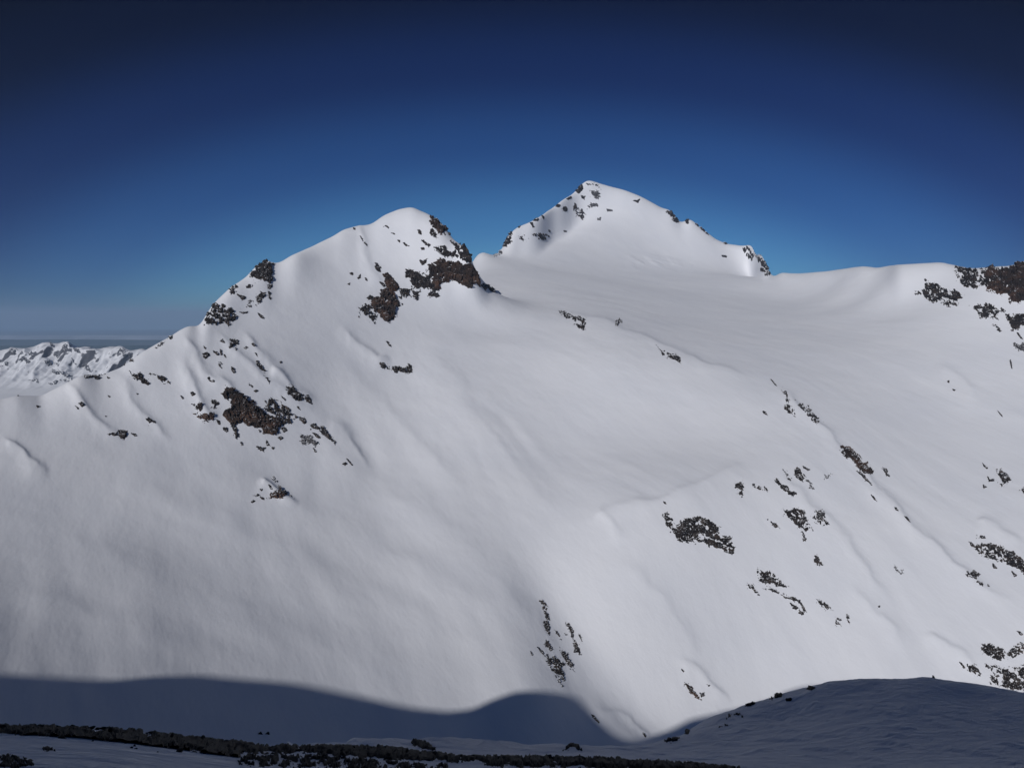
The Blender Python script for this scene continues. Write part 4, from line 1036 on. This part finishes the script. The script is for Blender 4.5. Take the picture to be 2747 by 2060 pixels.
 ('F', 'm', 'd', [(1540,720),(1620,700),(1760,680),(1820,740),(1900,760),(1950,850),(2060,720),(2130,680),(2280,720),(2280,870),(2130,870),(2080,930),(1950,900),(1880,960),(1780,940),(1650,880),(1560,820)], "large black crag in the lower right corner", EAST, 4.5),
 ('F', 'm', 'd', [(1380,1000),(1450,995),(1540,1055),(1600,1150),(1555,1172),(1440,1135),(1370,1092)], "dark rock patch left of the corner crag", EAST, 3.5),
 ('F', 's', 'd', [(1255,968),(1290,985),(1342,1058),(1320,1062)], "thin dash of rock, leftmost near the lower right corner", EAST, 2.5),
 ('F', 'p', 'd', [(1600,1000),(1780,1000),(1900,1060),(1830,1320),(1690,1310),(1700,1200),(1720,1120)], "scattered thin rocks beneath the corner crag", EAST, 3),
 ('F', 'm', 'd', [(1850,1060),(2050,1040),(2290,1000),(2290,1420),(2110,1400),(1950,1370),(1830,1320),(1880,1200)], "coarse rock scatter where the knoll meets the right edge", EAST, 3.5),
 ('F', 's', 'd', [(2095,505),(2150,520),(2205,560),(2165,575)], "small dark rock above the corner crag", EAST, 2.5),
 # upper right cliffs
 ('G', 'm', 'd', [(830,450),(900,490),(1040,520),(1050,560),(1210,600),(1220,560),(1350,680),(1340,720),(1300,740),(1290,820),(1200,820),(1060,800),(970,780),(880,720),(730,670),(720,640),(830,590),(850,540)], "banded dark crag under the rounded snow cap at right", EAST, 5),
 ('G', 'm', 'd', [(1240,290),(1320,310),(1430,330),(1560,340),(1700,310),(1700,520),(1650,640),(1620,560),(1480,620),(1340,580),(1260,480),(1240,380)], "snow-laced rocks right of the rounded snow cap", EAST, 4.5),
 ('G', 's', 'r', [(1640,330),(1700,310),(1900,345),(1980,290),(2119,235),(2400,240),(2400,740),(2119,740),(1950,770),(1900,660),(1780,650),(1650,600),(1700,500),(1620,440)], "high brown-black cliff at the upper right edge", EAST, 8),
 ('G', 'm', 'd', [(1390,770),(1480,800),(1640,750),(1700,780),(1760,830),(1890,850),(1870,900),(1780,930),(1800,990),(1700,970),(1620,960),(1570,990),(1500,900),(1470,830)], "ragged ledges stepping down under the upper right cliffs", EAST, 4),
 ('G', 's', 'd', [(1890,930),(2000,920),(2119,920),(2400,930),(2400,1060),(2119,1060),(2050,1080),(1970,1110),(1940,1030)], "black wall under the snow shelf at the right edge", EAST, 7),
 ('G', 'p', 'd', [(1680,1000),(1780,1040),(1845,1130),(1820,1155),(1720,1085)], "last small stones below the ragged ledges", EAST, 2.5),
 ('G', 's', 'g', [(1980,1290),(2060,1310),(2119,1270),(2300,1260),(2300,1390),(2119,1385),(2050,1390)], "greyish rock at the right edge below the black wall", EAST, 4),
 ('G', 's', 'd', [(2025,1150),(2050,1160),(2110,1240),(2070,1220)], "slanting sliver between the black wall and the greyish rock", EAST, 2.5),
 ('G', 's', 'd', [(1940,1500),(1955,1505),(1972,1610),(1955,1600)], "thin upright rock alone under the greyish rock", EAST, 2),
 # valley mouth
 ('H', 'm', 'd', [(340,170),(400,178),(432,230),(452,330),(467,400),(462,480),(482,550),(430,540),(400,450),(388,400),(420,380),(388,290),(383,240)], "narrow upright string of black rock, highest above the valley mouth", LOW, 4),
 ('H', 'm', 'd', [(398,570),(450,568),(492,650),(522,750),(602,800),(622,860),(612,985),(570,985),(622,1085),(578,1055),(530,962),(480,882),(428,792),(418,722),(448,702),(408,640)], "long speckled rock rib running down to the shadow", LOW, 4),
 ('H', 'm', 'd', [(548,658),(622,688),(682,780),(738,925),(690,892),(630,822),(578,740)], "black rock right of the long speckled rib", LOW, 4),
 ('H', 'm', 'd', [(608,398),(660,408),(702,480),(705,560),(772,660),(782,712),(740,747),(690,702),(698,640),(678,560),(638,470)], "streaked rock pillar, rightmost above the valley mouth", LOW, 3.5),
 ('H', 'p', 'd', [(718,458),(762,518),(805,625),(760,575)], "thin dark line along the streaked pillar's right side", LOW, 2),
 ('H', 'm', 'd', [(598,498),(640,528),(658,612),(630,572)], "short rock along the streaked pillar's left side", LOW, 2.5),
 ('H', 's', 'd', [(500,468),(530,488),(572,567),(540,532)], "thin slanting rock between the string and the pillar", LOW, 2.5),
 ('H', 's', 'd', [(335,645),(382,678),(422,755),(385,712)], "thin dark line left of the long speckled rib", LOW, 2.5),
 ('H', 's', 'd', [(272,688),(295,725),(280,727)], "tiny stone left of everything above the valley mouth", LOW, 2.5),
 ('H', 's', 'r', [(1792,990),(1850,1028),(1912,1110),(1962,1175),(1890,1133),(1818,1062)], "boat-shaped brown rock on the bright slope over the knoll", LOW, 4),
 ('H', 's', 'd', [(1948,1100),(1985,1097),(1988,1132),(1955,1133)], "small squarish rock beside the boat-shaped one", LOW, 3),
 ('H', 's', 'd', [(1762,862),(1795,882),(1782,895)], "tiny rock above the boat-shaped one", LOW, 2.5),
 ('H', 'm', 'd', [(2008,1010),(2050,1018),(2035,1040)], "tiny forked rock right of the boat-shaped one", LOW, 2.5),
 ('H', 's', 'd', [(868,1308),(900,1328),(948,1392),(910,1368)], "thin rock on the shadowed slope's edge over the valley", LOW, 3),
 ('H', 's', 'd', [(1378,1493),(1392,1495),(1412,1535),(1395,1528)], "tiny rock at the valley bottom just left of the knoll", LOW, 2.5),
 # far left
 ('I', 'm', 'd', [(1380,440),(1460,490),(1530,520),(1600,500),(1640,540),(1700,600),(1720,640),(1680,660),(1590,620),(1510,570),(1460,520)], "solid dark rock band under the first ridge crest at left", LEFT, 4.5),
 ('I', 'm', 'd', [(1680,510),(1760,520),(1870,545),(1920,580),(1958,645),(1880,630),(1830,610),(1760,550)], "broken right half of the rock band under the left crest", LEFT, 3.5),
 ('I', 's', 'd', [(1475,340),(1512,345),(1522,378),(1480,380)], "small dark rock on the crest above the left rock band", LEFT, 3),
 ('I', 's', 'd', [(1408,400),(1442,393),(1425,427),(1398,430)], "small dark rock on the crest just left of the band's top", LEFT, 3),
 ('I', 's', 'd', [(960,545),(1040,528),(1100,543),(1148,565),(1130,587),(1060,562),(972,572)], "flat black rock on the far left ridge line", LEFT, 3.5),
 ('I', 's', 'd', [(1122,502),(1160,497),(1170,540),(1128,550)], "round black boulder on the far left ridge line", LEFT, 3.5),
 ('I', 's', 'd', [(1176,505),(1208,508),(1204,530),(1182,530)], "little boulder right of the round black one", LEFT, 2.5),
 ('I', 's', 'd', [(1218,558),(1258,572),(1240,582)], "little stone just below the left ridge line", LEFT, 2.5),
 ('I', 's', 'd', [(898,860),(940,842),(967,880),(935,908)], "dark boulder upper of a pair on the far left snow", LEFT, 3.5),
 ('I', 'm', 'd', [(855,885),(900,903),(918,952),(880,922)], "ragged rock lower of a pair on the far left snow", LEFT, 2.5),
 ('I', 's', 'd', [(408,880),(428,890),(458,895),(430,908)], "small lone stone farthest left below the ridge", LEFT, 2.5),
 ('I', 's', 'd', [(188,768),(212,750),(232,760),(202,778)], "small dark hump on the skyline at the far left", LEFT, 2.5),
 ('I', 's', 'd', [(1658,1040),(1700,1028),(1782,1082),(1740,1072),(1700,1090)], "small winged rock in the middle of the left slope", LEFT, 3),
 ('I', 'm', 'd', [(1208,1210),(1300,1183),(1340,1190),(1350,1232),(1290,1242)], "left wing of the crag low on the far left slope", LEFT, 3),
 ('I', 's', 'd', [(1352,1180),(1400,1158),(1452,1180),(1442,1240),(1402,1268),(1358,1232)], "squarish dark crag low on the far left slope", LEFT, 4),
 ('I', 's', 'd', [(1488,1198),(1550,1208),(1572,1237),(1540,1237)], "small tail of rock right of the squarish crag", LEFT, 2.5),
 ('I', 's', 'd', [(1232,772),(1265,782),(1250,792)], "tiny stone on the left snow under the ridge rocks", LEFT, 2),
 ('I', 's', 'd', [(1556,745),(1578,750),(1570,762)], "tiny stone on the left snow under the rock band", LEFT, 2),
 ('I', 's', 'd', [(1200,1002),(1218,1008),(1208,1016)], "tiny stone on open snow above the squarish crag", LEFT, 2),
 ('I', 'm', 'd', [(1920,100),(1978,72),(1970,120),(1940,137)], "small rock on the ridge crest under the tooth", LEFT, 3),
 ('I', 'p', 'g', [(1740,240),(1800,190),(1920,110),(1885,175),(1790,240)], "dusting of grey stones along the ridge crest", LEFT, 2.5),
]
GROUPED = {TOOTH, RIBG, CLIFF, SUM, FARP, SPUR, BULG, EAST, LOW, LEFT}
for win, kind, mt, pts, label, grp, amp in DATA:
    outcrop(MT, W(*WIN[win], pts), label, kind, mt, amp, grp)

FAR = [
 ('m', [(90,270),(130,220),(200,240),(222,290),(170,322),(100,302)], "dark crag on the distant left range, near its left end"),
 ('m', [(0,365),(60,378),(132,398),(112,430),(40,452),(0,442)], "broad dark crag at the left edge of the distant range"),
 ('m', [(300,270),(360,298),(442,350),(400,352),(340,312)], "slanting dark crag in the distant range's left half"),
 ('s', [(500,370),(560,365),(602,420),(540,432)], "compact grey crag under the distant range's high point"),
 ('m', [(570,450),(660,478),(740,488),(862,560),(760,562),(640,532),(590,502)], "biggest crag in the middle of the distant range"),
 ('p', [(545,630),(640,580),(740,558),(912,580),(870,612),(760,622),(640,642),(580,662)], "speckled rocks along the distant range's foot"),
 ('m', [(905,390),(1000,418),(1072,480),(1062,515),(1000,502),(930,440)], "slanting crag at the distant range's right foot"),
 ('s', [(568,163),(615,190),(622,225),(580,207)], "small dark crag on the distant range's high crest"),
 ('p', [(690,240),(740,158),(782,230),(740,272)], "speckled crag right of the distant high crest"),
 ('m', [(828,228),(900,238),(932,292),(850,272)], "dark crag where the distant crest dips"),
 ('p', [(1330,250),(1400,198),(1462,250),(1522,300),(1492,352),(1380,312)], "rocky crag at the distant range's right end"),
 ('p', [(310,590),(430,578),(492,632),(400,622)], "flat low rocks on the distant glacier"),
 ('p', [(810,330),(880,378),(882,442),(830,412)], "small speckled crag above the distant range's right foot"),
 ('p', [(230,310),(300,330),(370,400),(300,420),(240,390)], "thin speckled crag between the distant left crags"),
 ('m', [(630,400),(665,390),(685,420),(655,432)], "small dark crag right of the compact grey one"),
 ('m', [(620,300),(690,320),(660,355)], "small dark crag below the distant high crest"),
]
for kind, pts, label in FAR:
    outcrop(RG, W(*WIN['I'], pts), label, kind, 'g', 2.4, "crags of the distant range", back=.02)

# ------------------------------------------------------------------ rocks in the shaded foreground
NEAR = [
 ('P', 's', [(-60,308),(0,307),(130,308),(250,312),(400,318),(600,333),(800,352),(950,372),(1150,390),(1350,397),(1600,398),(1750,415),(1900,433),(2212,447),(2212,468),(1900,460),(1700,452),(1500,440),(1300,425),(1150,425),(1020,425),(1000,470),(900,462),(850,455),(600,412),(400,385),(200,362),(0,345),(-60,345)], "long dark band of rubble along the bottom left", 8),
 ('P', 'p', [(1020,430),(1150,432),(1300,432),(1500,445),(1700,462),(1900,470),(1900,500),(1500,500),(1250,490),(1000,480)], "snow-patched rubble in front of the dark band's middle", 8),
 ('Q', 's', [(0,733),(400,736),(700,752),(900,765),(1050,780),(1050,800),(700,790),(400,775),(0,770)], "thin right end of the dark rubble band", 9),
 ('P', 's', [(1730,372),(1742,363),(1790,373),(1830,395),(1852,415),(1800,412),(1760,392)], "dark slanting rock alone on the shaded snow above the rubble band", 8),
 ('Q', 's', [(322,706),(345,684),(365,680),(385,690),(402,706),(385,705),(372,692),(350,692),(336,706)], "small arch-shaped rock on the shaded snow", 6),
 ('P', 's', [(1090,345),(1102,338),(1112,346)], "left of two tiny humps on the shaded snow", 4),
 ('P', 's', [(1122,345),(1134,339),(1145,346)], "right of two tiny humps on the shaded snow", 5),
 ('P', 's', [(175,405),(200,400),(232,415),(200,416)], "low dark hump in the snow below the rubble band's left end", 5),
 ('Q', 's', [(1170,495),(1190,478),(1225,476),(1215,486),(1190,497)], "dark rock on the knoll's crest, largest there", 6),
 ('Q', 's', [(1060,524),(1085,518),(1108,511),(1104,520),(1070,528)], "low dark rock on the knoll's crest left of the largest", 5),
 ('Q', 's', [(1315,456),(1335,446),(1352,450),(1340,460)], "small dark rock just under the knoll's crest", 5),
 ('Q', 'm', [(1230,498),(1262,492),(1258,505),(1238,506)], "small flat rock below the largest crest rock", 4),
 ('Q', 'm', [(985,585),(1000,560),(1040,550),(1068,565),(1060,572),(1035,560),(1010,568)], "curved rock edge on the knoll's left flank", 4),
 ('Q', 'm', [(960,612),(985,600),(1012,598),(1005,610)], "thin rock below the curved edge on the knoll", 4),
 ('Q', 's', [(820,636),(826,618),(836,616),(840,628),(832,638)], "spiky rock at the knoll's left skyline", 6),
 ('Q', 's', [(730,668),(760,660),(795,655),(790,668),(750,672)], "low rocks where the knoll rises from the saddle", 5),
 ('F', 's', [(848,1200),(862,1184),(900,1190),(928,1200),(925,1212),(880,1206)], "tiny dark rock on top of the knoll", 5),
 ('P', 'm', [(-40,440),(40,430),(140,455),(160,480),(60,492),(-40,492)], "dim rock in the snow at the bottom left corner", 5),
]
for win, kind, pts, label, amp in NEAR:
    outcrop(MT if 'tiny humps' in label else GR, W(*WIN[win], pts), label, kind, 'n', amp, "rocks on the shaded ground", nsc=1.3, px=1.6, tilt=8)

# loose boulders on the rubble band
bpy.ops.mesh.primitive_ico_sphere_add(subdivisions=3, radius=1.0)
ico = bpy.context.object
bv = np.zeros(len(ico.data.vertices) * 3); ico.data.vertices.foreach_get("co", bv); bv = bv.reshape(-1, 3)
bf = np.array([list(p.vertices) for p in ico.data.polygons])
bpy.data.objects.remove(ico)
rnd = random.Random(4)
variants = []
for k in range(7):
    c = bv.copy()
    for _ in range(9):                           # cut flat faces like broken gneiss
        nrm = np.array([rnd.gauss(0, 1), rnd.gauss(0, 1), rnd.gauss(0, .8)]); nrm /= np.linalg.norm(nrm)
        lim = rnd.uniform(.5, .85)
        dd = c @ nrm
        c -= np.outer(np.clip(dd - lim, 0, None), nrm)
    c += 0.06 * np.stack([noise(c[:, 1] * 3, c[:, 2] * 3, 300 + k), noise(c[:, 0] * 3, c[:, 2] * 3, 320 + k), noise(c[:, 0] * 3, c[:, 1] * 3, 340 + k)], -1)
    c *= np.array([1.25, .9, .72])
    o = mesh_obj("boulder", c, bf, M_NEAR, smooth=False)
    variants.append(o)
TOPL = [(0, 1947), (130, 1947), (253, 1952), (380, 1962), (506, 1975), (601, 1987), (728, 2000), (1013, 2003), (1203, 2025), (1400, 2032), (1562, 2031), (1758, 2044)]
BOTL = [(0, 1966), (253, 1992), (380, 2012), (540, 2038), (640, 2045), (760, 2035), (1013, 2040), (1203, 2045), (1400, 2046), (1758, 2056)]
count = 0
for i in range(290):
    u = rnd.uniform(-10, 1740)
    vt = np.interp(u, [p[0] for p in TOPL], [p[1] for p in TOPL]); vb = np.interp(u, [p[0] for p in BOTL], [p[1] for p in BOTL])
    crest = i < 160
    v = vt + (rnd.uniform(1, 5) if crest else rnd.uniform(3, max(5, vb - vt)))
    a, t = unproj(u, v)
    x, y, z = GR.hit(u, v)
    if y > 75:
        continue
    src = variants[count % len(variants)]
    o = src if count < len(variants) else src.copy()
    if count >= len(variants):
        scene.collection.objects.link(o)
    r = (rnd.uniform(4, 10) if crest else rnd.uniform(2.5, 9)) * y / FOC * (1.25 if rnd.random() < .15 else 1)
    o.location = (x, y, z + r * .12)
    o.scale = (r * rnd.uniform(.8, 1.4), r * rnd.uniform(.8, 1.3), r * rnd.uniform(.7, 1.1))
    o.rotation_euler = (rnd.uniform(-.3, .3), rnd.uniform(-.3, .3), rnd.uniform(0, 6.28))
    o["label"] = "loose dark boulder lying in the rubble band along the bottom left"
    o["category"] = "boulder"
    o["group"] = "loose boulders of the rubble band"
    count += 1
print("outcrops", ROCKN[0], "boulders", count)

# ------------------------------------------------------------------ the air
HZ = 1000.0
bpy.ops.mesh.primitive_cube_add(size=1, location=(0, 0, 0))
hz = bpy.context.object
hz.name = "haze"
hz["kind"] = "stuff"
zb = ZL - 1.0
hz.dimensions = (330000, 330000, HZ - zb)
hz.location = (0, 0, (HZ + zb) / 2)
mh = bpy.data.materials.new("air"); mh.use_nodes = True
nt = mh.node_tree
nt.nodes.remove(nt.nodes["Principled BSDF"])
pv = nt.nodes.new("ShaderNodeVolumePrincipled")
pv.inputs["Color"].default_value = (0.50, 0.70, 1.0, 1)
pv.inputs["Density"].default_value = 1.6e-5
pv.inputs["Anisotropy"].default_value = 0.0
nt.links.new(pv.outputs[0], nt.nodes["Material Output"].inputs["Volume"])
hz.data.materials.append(mh)
